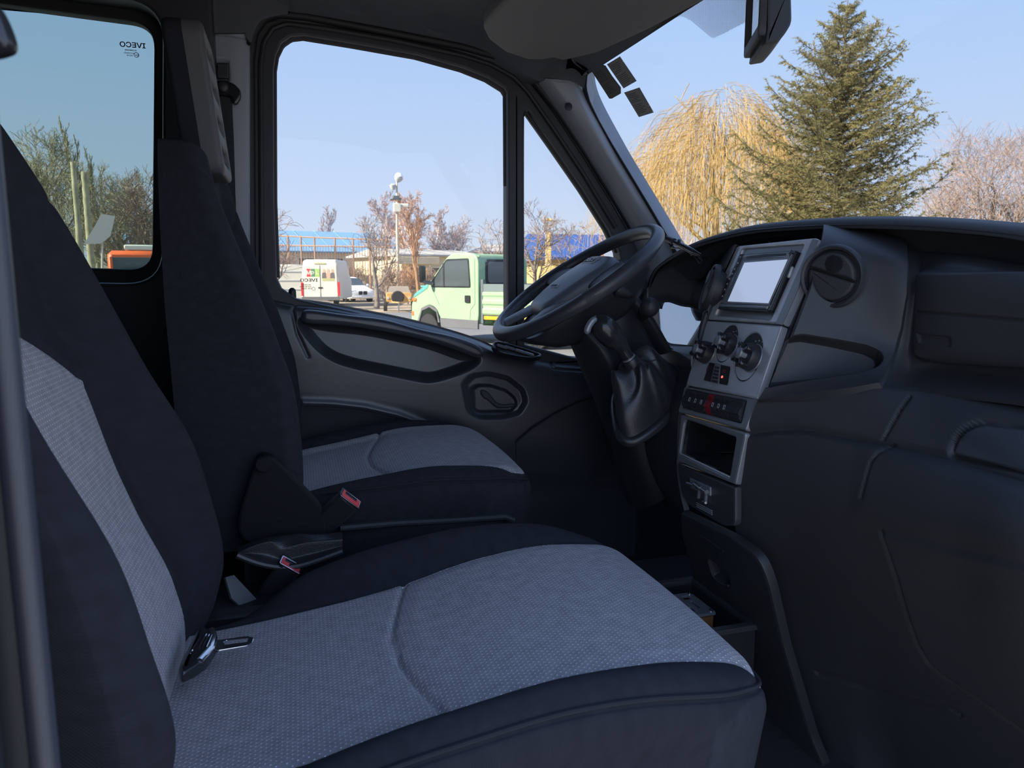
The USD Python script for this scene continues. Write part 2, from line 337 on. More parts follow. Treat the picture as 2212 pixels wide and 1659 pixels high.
def pad(outline, hfun, R, skirt, mp, nr=60, groove=None, step=.006, taper=.0, backf=None):
    """upholstered pad: height field hfun(a, b) over an outline, edges rounded by R, sides going skirt deep; mp(a, b, h) -> world. Returns dict + local (a, b)"""
    o = dense(ccw(outline), step); c = o.mean(0); m = len(o)
    rho = 1 - (1 - np.linspace(0, 1, nr)) ** 1.7
    ab = c + rho[:, None, None] * (o - c)[None]; q = ab.reshape(-1, 2); d = shapely.distance(shapely.points(q), LineString(np.vstack([o, o[:1]]))).reshape(nr, m)
    t = np.clip(1 - d / R, 0, 1); h = hfun(ab[..., 0], ab[..., 1])
    if groove is not None: h = h + groove(ab)
    h = h - R * (1 - np.sqrt(np.maximum(1 - t ** 2, 0)))
    ks = np.linspace(0, 1, 14)[1:]; dep = skirt if backf is None else np.maximum(h[-1] - backf(ab[-1][..., 0], ab[-1][..., 1]), .01)
    sk = [(ab[-1] + (c - ab[-1]) * taper * k, h[-1] - dep * k) for k in ks]
    A = np.concatenate([ab, [s_[0] for s_ in sk]]); Hh = np.concatenate([h, [s_[1] for s_ in sk]])
    G = mp(A[..., 0], A[..., 1], Hh)
    Gc = np.concatenate([G[:, -1:], G, G[:, :1]], 1); N = grid_normals(Gc)[:, 1:-1]; N[0] = N[1].mean(0)
    nu = len(G); f = grid_faces(nu, m); i = np.arange(nu - 1) * m
    f = np.vstack([f, np.stack([i + m - 1, i + 2 * m - 1, i + m], -1), np.stack([i + m - 1, i + m, i], -1)])
    v = G.reshape(-1, 3); nn = N.reshape(-1, 3); fn = np.cross(v[f[:, 1]] - v[f[:, 0]], v[f[:, 2]] - v[f[:, 0]])
    cen = v.mean(0)
    if (fn * (v[f[:, 0]] - cen)).sum() < 0: f = f[:, ::-1]
    if (nn * (v - cen)).sum() < 0: nn = -nn
    depth = np.concatenate([np.zeros(nr), ks * skirt])[:, None]; out = A - c; rad = np.linalg.norm(out, axis=-1, keepdims=True)
    uv = A + out / np.maximum(rad, 1e-6) * depth[..., None]
    return dict(v=v, f=f, n=nn, uv=uv.reshape(-1, 2), ab=A.reshape(-1, 2), skirt=np.repeat(np.arange(nu) >= nr, m))
mat('ground_mat', (.17, .17, .175), .95, vary=(.35, (.21, .205, .20)))
mat('dry_ground', (.28, .225, .16), .95, vary=(.35, (.38, .31, .22)))
mat('wheel_pad', (.095, .10, .115), .38, (900, .3))
mat('black_matte', (.006, .006, .007), .7, spec=.25); mat('headrest_lit', (.085, .083, .082), .55, (600, .5))  # headrest front tone is lightened for the windshield light on it
mat('pad_grain', (.036, .037, .041), .5, (1100, .9))
mat('lamp_red', (.6, .05, .03), .4, emit=((1, .08, .05), 1.4))
mat('screen', (.05, .05, .055), .12, emit=((.50, .60, .84), .36))  # emission stands in for sky reflected on the blank radio screen
M['lens'] = usdkit.material(stage, '/World/Looks/lens', {'t': ('transparent_bsdf', {'color': (.75, .75, .75)}), 'g': ('glossy_bsdf', {'color': (.9, .9, .92), 'roughness': .02}), 'm': ('mix_closure', {'fac': .48})}, [('t.BSDF', 'm.closure1'), ('g.BSDF', 'm.closure2')], surface='m.closure')
mat('spoke_grey', (.16, .168, .185), .42)
mat('door_plastic', (.036, .038, .043), .30, (900, .25), spec=.65)
mat('pillar_paint', (.018, .020, .026), .45)
mat('wheel_rubber', (.03, .030, .033), .34, (900, .3)); mat('knob_plastic', (.016, .016, .017), .22); mat('mirror', (.85, .86, .87), .03, metal=1.)
mat('sticker', (.20, .20, .20), .8); mat('sticker_dark', (.10, .10, .098), .8); mat('webbing', (.022, .022, .024), .8, (900, .8)); mat('copper', (.30, .13, .05), .45, metal=.3)
mat('red_dim', (.10, .02, .02), .5)
def leafy(name, c1, c2, scale=3., transl=.35):
    M[name] = usdkit.material(stage, '/World/Looks/' + name, {'g': ('geometry', {}), 'n': ('noise_texture', dict(scale=scale, detail=2.)), 'r': ('rgb_ramp', {'ramp': [(.3, c1), (.7, c2)]}), 'd': ('diffuse_bsdf', {}), 't': ('translucent_bsdf', {}), 'm': ('mix_closure', {'fac': transl})},
        [('g.position', 'n.vector'), ('n.fac', 'r.fac'), ('r.color', 'd.color'), ('r.color', 't.color'), ('d.BSDF', 'm.closure1'), ('t.BSDF', 'm.closure2')], surface='m.closure')
leafy('needles', (.155, .145, .065), (.30, .255, .115)); leafy('willow_twig', (.47, .32, .12), (.62, .44, .19), 1.2)
for n_, c_ in dict(bark_grey=(.24, .20, .17), bark_birch=(.72, .68, .64), bark_rust=(.42, .24, .13), bark_olive=(.34, .31, .20), bark_pale=(.48, .42, .27), bark_willow=(.36, .26, .13), bark_spruce=(.16, .12, .08), twig_brown=(.34, .25, .20), twig_mauve=(.46, .34, .32), twig_rust=(.50, .28, .17), twig_red=(.55, .24, .17), twig_olive=(.36, .32, .20), twig_rosy=(.36, .26, .215), twig_straw=(.62, .50, .30)).items(): mat(n_, c_, .9, vary=(2.5, tuple(x * .7 for x in c_)))
mat('mint', (.285, .44, .25), .5, vary=(1.2, (.275, .425, .24))); mat('mint_dark', (.17, .33, .17), .5); mat('teal', (.10, .34, .32), .35, coat=.3); mat('board_grey', (.13, .17, .17), .6); mat('board_dark', (.10, .12, .13), .6); mat('chassis_green', (.10, .19, .10), .7)
mat('car_window', (.06, .075, .08), .06, coat=.5); mat('plastic_dark', (.12, .12, .13), .6); mat('lamp_lens', (.7, .7, .72), .1); mat('orange_lens', (.75, .16, .04), .25); mat('amber', (.85, .36, .02), .4); mat('red_lens', (.6, .03, .04), .25)
mat('van_white', (.70, .68, .58), .5); mat('car_white', (.85, .86, .86), .25, coat=.5); mat('print_red', (.6, .06, .07), .5); mat('print_dkgreen', (.10, .25, .14), .5); mat('print_green', (.35, .58, .12), .5); mat('print_olive', (.45, .45, .22), .5); mat('print_ink', (.16, .14, .14), .5); mat('print_skin', (.62, .40, .30), .5)
mat('orange_paint', (.80, .14, .035), .35, coat=.3); mat('trailer_yellow', (.72, .42, .12), .6, vary=(3., (.50, .27, .10))); mat('trailer_cover', (.42, .36, .30), .8); mat('pole_concrete', (.55, .50, .40), .8); mat('lamp_grey', (.45, .47, .48), .5); mat('lamp_glass', (.9, .9, .92), .15)
mat('wall_beige', (.66, .56, .44), .9, vary=(.6, (.55, .46, .37))); mat('wall_cream', (.62, .54, .37), .9, vary=(.7, (.56, .48, .33))); mat('wall_yellow', (.66, .48, .18), .9, vary=(.8, (.58, .42, .16))); mat('roof_sky', (.15, .29, .44), .7); mat('roof_royal', (.025, .085, .30), .7); mat('roof_grey', (.36, .35, .34), .8); mat('dark_window', (.08, .08, .09), .15); mat('rust', (.36, .22, .15), .8)
mat('steel_dull', (.11, .11, .11), .5, metal=.3)
# ---------------------------------------------------------------- cab shell (setting)
S = 'structure'
obj('floor', box((3.1, 1.70, .06), (-.15, .06, .69)), 'carpet', kind=S)
obj('wall_right', join(plate(rounded([(-1.6, .66), (-.105, .66), (-.105, 2.2), (-1.6, 2.2)], .02), .05)), 'panel', kind=S) if 0 else None
_R = Pl((0, -.72, 0), (-1, 0, 0), (0, 0, 1))
obj('wall_right', _R.w(plate(rounded([(.16, .66), (1.65, .66), (1.65, 2.26), (.16, 2.26)], .02), .05)), 'panel', kind=S)  # unseen; built without a window to keep the sun out
obj('wall_side', box((1.48, .14, 1.6), (-.94, -.795, 1.46), .02), 'pillar_paint', kind=S)  # unseen outer body panel, added to keep sun off the passenger door pillar
obj('wall_back', box((.05, 1.7, 1.6), (-1.66, .06, 1.46)), 'panel', kind=S)
obj('wall_front', box((.04, 1.6, .95), (1.32, .06, 1.13)), 'plastic_black', kind=S)
# left inner wall behind the door pillar, with the rear side window
Lp = side_plane(.80)
hole = Lp.uv([(-420, 30), (-420, 575), (300, 583), (333, 575), (333, 548), (337, 110), (333, 75), (300, 57), (20, 18), (-420, -40)])
hole = rounded(hole[[0, 1, 3, 6, 7, 9]] if 0 else Lp.uv([(-420, -45), (-420, 560), (333, 583), (338, 62), (20, 20)]), [.03, .03, .05, .05, .0], 8)
big = Lp.uv([(-470, -75), (-470, 600), (358, 612), (361, 30), (20, -14)])
obj('wall_left', Lp.w(plate(rounded([(-1.65, .66), (-.155, .66), (-.155, 2.30), (-1.65, 2.30)], .015), .06, .008, holes=[rounded(big, [.06, .06, .075, .075, 0], 8)])), 'panel', kind=S)
Lb = side_plane(.835)
wn = thing('window_1', kind=S)
obj('window_frame', Lb.w(plate(rounded(big + (big - big.mean(0)) * .05, [.06, .06, .075, .075, 0], 8), .03, .006, holes=[Lb.uv([tuple(pix(Lp.p(*q))) for q in hole])])), 'rubber', wn)
obj('pane', Lb.w(plate(rounded(big + (big - big.mean(0)) * .04, .06), .004)), 'glass_rear', wn)
# ceiling: headliner over the cab, rolled down to the door tops and to the windshield header
def ws(y, z): return .71 + (2.048 - z) / 1.57 + .12 * (1 - ((y - .1) / .64) ** 2)      # windshield surface x(y, z)
hdr = lambda y: ws(y, 2.045 + .05 * (1 - ((y - .1) / .64) ** 2)) - .004
hz = lambda y: 2.045 + .05 * (1 - ((y - .1) / .64) ** 2)
rows = []
for y, zc, ze in ((.835, 2.115, 2.115), (.80, 2.165, 2.165), (.74, 2.195, 2.195), (.6, 2.205, 2.2), (.3, 2.21, 2.21), (0, 2.21, 2.21), (-.3, 2.21, 2.21), (-.6, 2.2, 2.2), (-.78, 2.17, 2.17)):
    k = min(1, max(0, (.835 - y) / .2)); yc = min(max(y, -.52), .72)
    rows.append([(-1.66, y, zc), (-.6, y, zc), (-.155, y, zc), (.1, y, zc - .004), (.3, y, zc - .02), (.45, y, (zc - .045)), (.60 + .05 * k, y * .97 + (.01 if y > .7 else 0), 2.10 + .035 * k if y < .8 else 2.04), (hdr(yc) - .05, min(y, .75), hz(yc) + .035), (hdr(yc), yc, hz(yc))])
feats = [('poly', rounded([(745, -40), (795, -40), (792, 22), (782, 31), (752, 28), (747, 18)], 6), -.004, 5), ('line', [(925, 62), (926, 36), (934, 27), (962, 28), (972, 40), (970, 62), (960, 74), (935, 68), (925, 62)], -.0035, 3.),
         ('line', [(622, -60), (622, 35)], -.005, 2.5)]
raw('ceiling', sheet(rows, 110, 200, feats, th=.02, toward=(0, 0, 1)), 'headliner', kind=S)
obj('roof', box((2.4, 1.9, .03), (-.52, .06, 2.30)), 'pillar', kind=S) if 0 else None
# footwell sides and the sill behind the driver's door pillar
obj('trim_4', box((.62, .05, .68), (1.07, .86, 1.0)), 'plastic_black', kind=S); obj('trim_5', box((.62, .05, .68), (1.07, -.76, 1.0)), 'plastic_black', kind=S)
obj('trim_6', box((.16, .04, .77), (-.09, .865, 1.05), .005), 'plastic', kind=S)
# windshield
zs = np.linspace(1.40, 2.11, 24); ys = np.linspace(-.56, .80, 40)
wsr = [[(ws(y, z - (0.05 * ((y - .1) / .64) ** 2 if z > 2 else 0)) + .012, y, z) for y in ys] for z in zs]
w2 = thing('window_2', kind=S)
raw('pane', sheet(wsr, 40, 60, th=.005), 'screen_wind', w2)
# black printed edge of the windshield (inner side): a band along header and pillars, and the dotted mirror field
def on_ws(pts, off=.004):
    out = []
    for px, py in pts:
        d = ray(px, py); lo, hi = .3, 4.
        for _ in range(40):
            t = (lo + hi) / 2; q = EYE + d * t
            if q[0] < ws(q[1], q[2]) - off: lo = t
            else: hi = t
        out.append(EYE + d * lo)
    return np.array(out)
def strip(a, b, n=60, th=.002):
    A, B = spl(a, n, linear=True), spl(b, n, linear=True)
    return sheet([A, A * .5 + B * .5, B], 5, n, th=th)
edge = [(1480, 575), (1440, 508), (1400, 440), (1360, 374), (1320, 308), (1292, 258), (1274, 220), (1266, 190), (1268, 165), (1278, 147), (1300, 131), (1350, 101), (1420, 62), (1480, 25), (1560, -25), (1640, -70)]
_e = np.array(edge, float); _t = np.gradient(_e, axis=0); _t /= np.linalg.norm(_t, axis=1, keepdims=True); out_ = [tuple(q) for q in _e + np.stack([_t[:, 1], -_t[:, 0]], -1) * np.array([12] * 5 + [9] * 3 + [7] * 8)[:, None]]
raw('ceramic_band', strip(on_ws(edge), on_ws(out_), 90), 'ink', w2)
dots = []
fld = Polygon([(1455, 40), (1470, 35), (1482, 38), (1500, 50), (1520, 68), (1533, 80), (1542, 82), (1560, 74), (1625, 40), (1640, -40), (1540, -40)])
for i in range(-40, 100):
    for j in range(60):
        a, b = 1452 + j * 3.05 + (i % 2) * 1.52, -38 + i * 2.7 * .5 * 2 * .5 * 2 * .48
        if fld.contains(Point(a, b)): dots.append((a, b))
dv = on_ws(dots, .003); e1 = np.array([0, 1, 0.]); e2 = np.array([-.53, 0, .85])
hexa = np.array([(math.cos(t), math.sin(t)) for t in np.arange(6) * math.pi / 3]) * .00088
V = (dv[:, None] + hexa[None, :, :1] * e1 + hexa[None, :, 1:] * e2).reshape(-1, 3)
Fq = (np.arange(len(dv))[:, None, None] * 6 + np.array([(0, 1, 2), (0, 2, 3), (0, 3, 4), (0, 4, 5)])[None]).reshape(-1, 3)
obj('ceramic_dots', (V, Fq), 'ink', w2, smooth=False, kind='stuff')
# pillar trims
tr = thing('trim_1', kind=S)                                          # windshield pillar
a = [at(px, py, y=.845) for px, py in [(1118, 128), (1132, 165), (1180, 236), (1240, 328), (1306, 436), (1348, 510), (1376, 580), (1390, 660)]]
b = [at(px, py, y=.765) for px, py in [(1172, 132), (1196, 178), (1242, 246), (1302, 340), (1366, 446), (1402, 508), (1432, 575), (1450, 660)]]
c = [at(px, py, y=.755) for px, py in [(1215, 128), (1238, 182), (1266, 246), (1318, 338), (1382, 440), (1424, 506), (1465, 575), (1492, 660)]]
e = [on_ws([p], -.002)[0] for p in [(1258, 118), (1256, 175), (1274, 226), (1324, 318), (1388, 424), (1436, 503), (1478, 575), (1520, 660)]]
e2_ = [q + np.array([.05, .03, .01]) for q in e]
raw('cover', sheet([a, b, c, e, e2_], 50, 90, [('line', [(1140, 172), (1180, 168), (1225, 174), (1262, 190)], -.003, 2.)], th=.008), 'pillar', tr)
raw('corner_cover', sheet([[at(1070, 112, y=.80), at(1140, 98, y=.765), at(1215, 86, y=.735), *on_ws([(1300, 80)], .004)], [at(1100, 138, y=.822), at(1160, 132, y=.772), at(1220, 126, y=.742), *on_ws([(1278, 122)], .004)], [at(1130, 172, y=.842), at(1182, 168, y=.763), at(1228, 174, y=.753), *on_ws([(1262, 192)], .004)]], 30, 40, th=.006), 'headliner', tr)
q = at(1228, 231, y=.757); obj('plug', place(lathe([(.0095, 0), (.0095, .003), (.008, .004), (0, .0042)], 20), q, (-.25, -1, .1)), 'plastic_black', tr)
q = at(1386, 604, y=.765); obj('screw', place(lathe([(.010, -.004), (.010, .003), (.007, .0035), (.0065, .001), (0, .001)], 18), q, (-.3, -1, .1)), 'plastic_black', tr)
tb = thing('trim_2', kind=S)                                          # door pillar behind the driver
rows = [[at(px, py, y=y) for py in (60, 90, 240, 420, 600, 760, 1000)] for px, y in ((425, .79), (455, .782), (500, .778), (528, .782), (540, .80), (543, .84))]
raw('lower_cover', sheet(rows, 60, 120, [('line', [(440, 72), (500, 76), (535, 84), (541, 92)], -.003, 2.), ('poly', rounded([(466, 133), (492, 133), (495, 172), (466, 172)], 4), -.012, 5)], th=.01), 'pillar', tb)
rows = [[at(px, py, y=y) for py in (-40, 0, 40, 71)] for px, y in ((350, .775), (420, .771), (500, .769), (528, .772), (545, .79))]
raw('upper_cover', sheet(rows, 50, 60, [('poly', [(386 + 15 * math.cos(t), 10 + 15 * math.sin(t)) for t in np.arange(24) * math.pi / 12], -.006, 4)], th=.01), 'headliner', tb)
rows = [[at(px, py, y=y) for px, py in l] for y, l in ((.775, [(525, -20), (530, 40), (530, 72), (534, 84), (541, 92)]), (.78, [(560, -20), (555, 30), (548, 60), (545, 80), (543, 91)]), (.80, [(622, -20), (622, 30), (575, 35), (552, 60), (545, 90)]))]
raw('corner_cover', sheet(rows, 30, 40, th=.01), 'headliner', tb)
q = at(399, 10, y=.765); obj('coat_hook', join(place(lathe([(.016, -.004), (.016, .004), (.013, .007), (.006, .008), (.005, .003), (0, .003)], 24), q, (0, -1, .05))), 'plastic_soft', tb)
# passenger door aperture: pillar with rubber seal, close to the eye (blurred in the photograph)
tc_ = thing('trim_3', kind=S)
obj('pillar_flange', box((.05, .09, 1.62), (-.165, -.735, 1.46), .012), 'pillar_paint', tc_)
obj('seal', tube([(-.134, -.70, z) for z in np.linspace(.7, 2.2, 24)], .0125, 14), 'rubber', tc_)
obj('seal_lip', tube([(-.122, -.716, z) for z in np.linspace(.7, 2.2, 24)], .006, 10), 'pillar_paint', tc_)
# ---------------------------------------------------------------- driver's door
door = thing('door_1', kind=S)
Dp = side_plane(.82); Gp = side_plane(.875)
O1 = [(548, 700), (545, 130), (552, 75), (572, 45), (604, 37), (660, 42), (800, 69), (1000, 108), (1060, 126), (1110, 150), (1146, 175), (1200, 244), (1260, 334), (1330, 448), (1400, 570), (1445, 660), (1445, 800), (1240, 820), (1060, 790), (760, 690)]
wf = [(598, 600), (592, 430), (591, 150), (596, 118), (608, 93), (628, 79), (655, 76), (760, 93), (900, 118), (1000, 146), (1055, 168), (1090, 190), (1096, 200), (1097, 400), (1097, 785), (1040, 745), (760, 672), (640, 645), (608, 622)]
qf = [(1133, 246), (1136, 239), (1142, 240), (1200, 322), (1260, 409), (1315, 496), (1338, 545), (1350, 640), (1350, 779), (1240, 772), (1134, 744)]
O1w = dense(Dp.uv(O1), .012); W1 = dense(Dp.uv(wf), .008); Q1 = dense(Dp.uv(qf), .008)
obj('door_frame', Dp.w(plate(O1w, .045, .006, holes=[W1, Q1]), -.045), 'plastic', door)
# stepped inner channel and outer seal
def run(pl, pts, h, n=160): return np.array([pl.p(a, b, h) for a, b in spl(pl.uv(pts), n, linear=True)])
obj('door_seal', tube(run(Dp, [(544, 690), (541, 130), (548, 73), (570, 41), (604, 33), (660, 38), (800, 64), (1000, 103), (1062, 121), (1112, 146), (1150, 173), (1204, 241), (1264, 331), (1334, 445), (1404, 566)], .006), .009, 10), 'rubber', door)
obj('inner_seal', tube(run(Dp, [(566, 660), (563, 140), (570, 92), (590, 62), (620, 52), (700, 62), (850, 88), (1000, 121), (1060, 140), (1110, 168), (1140, 200), (1200, 286), (1260, 376), (1330, 492)], .004), .006, 8), 'rubber', door)
obj('glass_channel', tube(run(Dp, wf[:14], -.02), .007, 8), 'rubber', door)
obj('glass_channel', tube(run(Dp, qf[:7], -.02), .006, 8), 'rubber', door)
pp = Dp.uv([(1097, 192), (1133, 232), (1132, 795), (1098, 795)]); obj('window_post', Dp.w(plate(pp + [(-.002, 0), (.002, 0), (.002, 0), (-.002, 0)], .03, .006), -.034), 'plastic_black', door)
pp = Dp.uv([(1114, 205), (1118, 210), (1118, 790), (1114, 790)]); obj('post_rib', Dp.w(plate(pp, .006, .001), -.006), 'rubber', door)
obj('door_glass', Gp.w(plate(Gp.uv([tuple(pix(Dp.p(*q))) for q in rounded(Dp.uv([(575, 690), (575, 40), (1000, 100), (1112, 165), (1112, 820)]), .02)]), .004)), 'glass', door)
obj('quarter_glass', Gp.w(plate(Gp.uv([(1118, 800), (1118, 190), (1200, 290), (1370, 520), (1370, 810)]), .004)), 'glass', door)
# door lining
belt = [(575, 630), (612, 640), (640, 645), (700, 652), (780, 667), (900, 692), (1020, 727), (1072, 748), (1120, 757), (1180, 768), (1245, 776), (1300, 782), (1370, 788)]
top = [at(px, py, y=.862) for px, py in belt]
shelf = [q * 1 + np.array([0, -.055, -.020]) for q in top]
rows = [[q + [0, 0, -.02] for q in top], top, shelf]
base = [(x[0], z) for x in [None] for z in []]
def low(dz, y): return [np.array([q[0], y, q[2] - dz]) for q in shelf]
rows += [low(.018, .80), low(.06, .795), low(.12, .79), low(.20, .79), low(.30, .80)]
rows += [[np.array([q[0], .81, 1.0 - k]) for q in shelf] for k in (.05, .26)]
arm = [(651, 680), (655, 672), (668, 669), (750, 680), (830, 690), (900, 709), (960, 722), (1005, 735), (1035, 749), (1044, 762), (1036, 772), (1005, 764), (940, 741), (860, 722), (780, 708), (700, 700), (655, 694)]
poc = [(653, 697), (700, 702), (780, 711), (860, 726), (940, 746), (1000, 767), (1028, 776), (1010, 790), (970, 806), (930, 816), (890, 811), (800, 793), (730, 774), (695, 752), (668, 722)]
bez = rounded([(1004, 830), (1022, 812), (1055, 807), (1098, 817), (1130, 842), (1137, 868), (1122, 893), (1085, 902), (1035, 902), (1016, 890)], 8)
bez2 = rounded([(1021, 842), (1034, 833), (1062, 833), (1096, 844), (1116, 862), (1118, 878), (1104, 890), (1036, 891), (1024, 884)], 6)
lowp = [(640, 880), (700, 878), (770, 884), (850, 900), (920, 922), (990, 960), (990, 1100), (640, 1100)]
feats = [('poly', spl(poc, 120, True), -.045, 26), ('poly', spl(bez, 80, True), -.018, 12), ('poly', bez2, -.016, 7), ('line', [(655, 870), (720, 872), (790, 880), (860, 897), (920, 920), (960, 938)], .007, 8), ('poly', lowp, -.008, 12),
         ('poly', [(1115, 955), (1150, 925), (1200, 893), (1250, 868), (1300, 852), (1400, 840), (1400, 1300), (1115, 1300)], -.022, 10),
         ('line', [(1187, 768), (1190, 785), (1197, 796), (1215, 798), (1300, 803)], -.004, 2.2), ('line', [(640, 652), (632, 672), (642, 720), (665, 770)], -.003, 4)]
raw('door_panel', sheet(rows, 280, 320, feats, th=.012), 'door_plastic', door)
Ap = side_plane(.765)
ar = spl([tuple(pix(Dp.p(a, b) + [0, -.0, 0])) for a, b in Dp.uv(arm)], 110, True)
obj('armrest', Ap.w(plate(dense(Ap.uv(ar), .006), .030, .0115, nb=5), -.012), 'door_plastic', door)
sw = Pl(at(1112, 762, y=.79), (1, -.05, -.33), (0, .88, .47))
so = spl(sw.uv([(1062, 747), (1075, 744), (1110, 752), (1150, 764), (1166, 772), (1160, 779), (1130, 779), (1085, 770), (1066, 760)]), 60, True)
obj('switch_panel', sw.w(plate(so, .012, .004, holes=[offset_ring(ccw(so), .008)])), 'plastic_gloss', door)
obj('switch_bed', sw.w(plate(offset_ring(ccw(so), .007), .004)), 'plastic_black', door)
for k, (px, py) in enumerate([(1082, 754), (1098, 757), (1120, 764), (1140, 770)]):
    c_ = sw.uv([(px, py)])[0]; m = box((.03, .010, .008), (c_[0], c_[1], .008), .003); obj('window_switch', sw.w(m), 'silver_dark', door)
# door handle lever
hp = side_plane(.812)
lev = hp.uv([(1036, 842), (1048, 843), (1060, 855), (1072, 868), (1090, 872), (1108, 871), (1109, 876), (1090, 880), (1068, 878), (1052, 864), (1040, 856)])
obj('door_handle', hp.w(plate(dense(spl(lev, 50, True), .004), .016, .004)), 'plastic', door)
q = at(632, 648, y=.845); obj('lock_pin', join(tube([q + [0, 0, -.02], q, q + [0, 0, .02], q + [0, 0, .026], q + [0, 0, .03]], [.0095, .0095, .0095, .008, .003], 14)), 'plastic_black', door)
obj('door_speaker', box((.01, .01, .01), at(1260, 1020, y=.83), .002), 'plastic_black', door) if 0 else None
# etched maker's marks on the panes, read from outside
def lettering(txt, pl, px, py, h, m, parent, name='lettering', mirror=True, rot=0., stretch=1., depth=.0004):
    t = meshkit.text_mesh(txt, h, depth, bold=True); v = np.array(t.vertices); v[:, 0] *= stretch; v[:, 0] -= v[:, 0].mean(); v[:, 1] -= v[:, 1].mean(); f = np.asarray(t.faces)
    if mirror: v[:, 0] *= -1; f = f[:, ::-1]
    c_, s_ = math.cos(rot), math.sin(rot); v[:, :2] = v[:, :2] @ np.array([[c_, s_], [-s_, c_]])
    o = pl.uv([(px, py)])[0]; v[:, 0] += o[0]; v[:, 1] += o[1]
    return obj(name, pl.w((v, f), .001), m, parent, smooth=False)
Wm = side_plane(.829)
lettering('IVECO', Wm, 283, 97, .0105, 'ink', wn, 'etched_mark', stretch=1.15)
lettering('GUARDIAN', Wm, 284, 109, .0032, 'ink', wn, 'etched_mark'); lettering('43 R 00351', Wm, 279, 115, .0028, 'ink', wn, 'etched_mark'); lettering('AS2 M', Wm, 281, 120, .0028, 'ink', wn, 'etched_mark')
ringm = lambda pl, px, py, r: pl.w(plate(np.array([(math.cos(t), math.sin(t)) for t in np.arange(24) * math.pi / 12]) * r + pl.uv([(px, py)])[0], .0004, holes=[np.array([(math.cos(t), math.sin(t)) for t in np.arange(24) * math.pi / 12]) * r * .8 + pl.uv([(px, py)])[0]]), .001)
obj('etched_mark', ringm(Wm, 295, 119, .0055), 'ink', wn); lettering('E4', Wm, 295, 119, .004, 'ink', wn, 'etched_mark')
Gm = side_plane(.873)
lettering('IVECO', Gm, 665, 605, .0075, 'ink', door, 'etched_mark', stretch=1.3)
for k, s_ in enumerate(('SPLINTEX', 'AS2 M2 DOT', '43R-00097')): lettering(s_, Gm, 661, 615.5 + 4 * k, .0034, 'ink', door, 'etched_mark')
obj('etched_mark', ringm(Gm, 677, 624, .0045), 'ink', door)
for k, s_ in enumerate(('SPLINTEX', 'AS2 M2')): lettering(s_, Gm, 1152, 746 + 4.5 * k, .0034, 'ink', door, 'etched_mark')
obj('etched_mark', ringm(Gm, 1163, 748, .0042), 'ink', door)

# passenger side windshield pillar, and the driver's outside mirror
obj('trim_7', tube([(ws(-.57, z) - .01, -.60, z) for z in np.linspace(1.3, 2.16, 14)], .045, 14), 'pillar', kind=S)
wmi = thing('wing_mirror', 'black outside mirror beyond the quarter window, behind the steering wheel rim', 'mirror')
q = at(1378, 592, y=1.06)
obj('mirror_housing', box((.09, .18, .24), q + [0, .09, 0], .035), 'plastic_black', wmi); obj('mirror_face', box((.006, .14, .19), q + [-.046, .09, 0], .002), 'mirror', wmi); obj('mirror_arm', tube([q + [.0, 0, -.12], q + [-.02, -.06, -.20], [q[0] - .03, .90, q[2] - .24]], .02, 10), 'plastic_black', wmi)
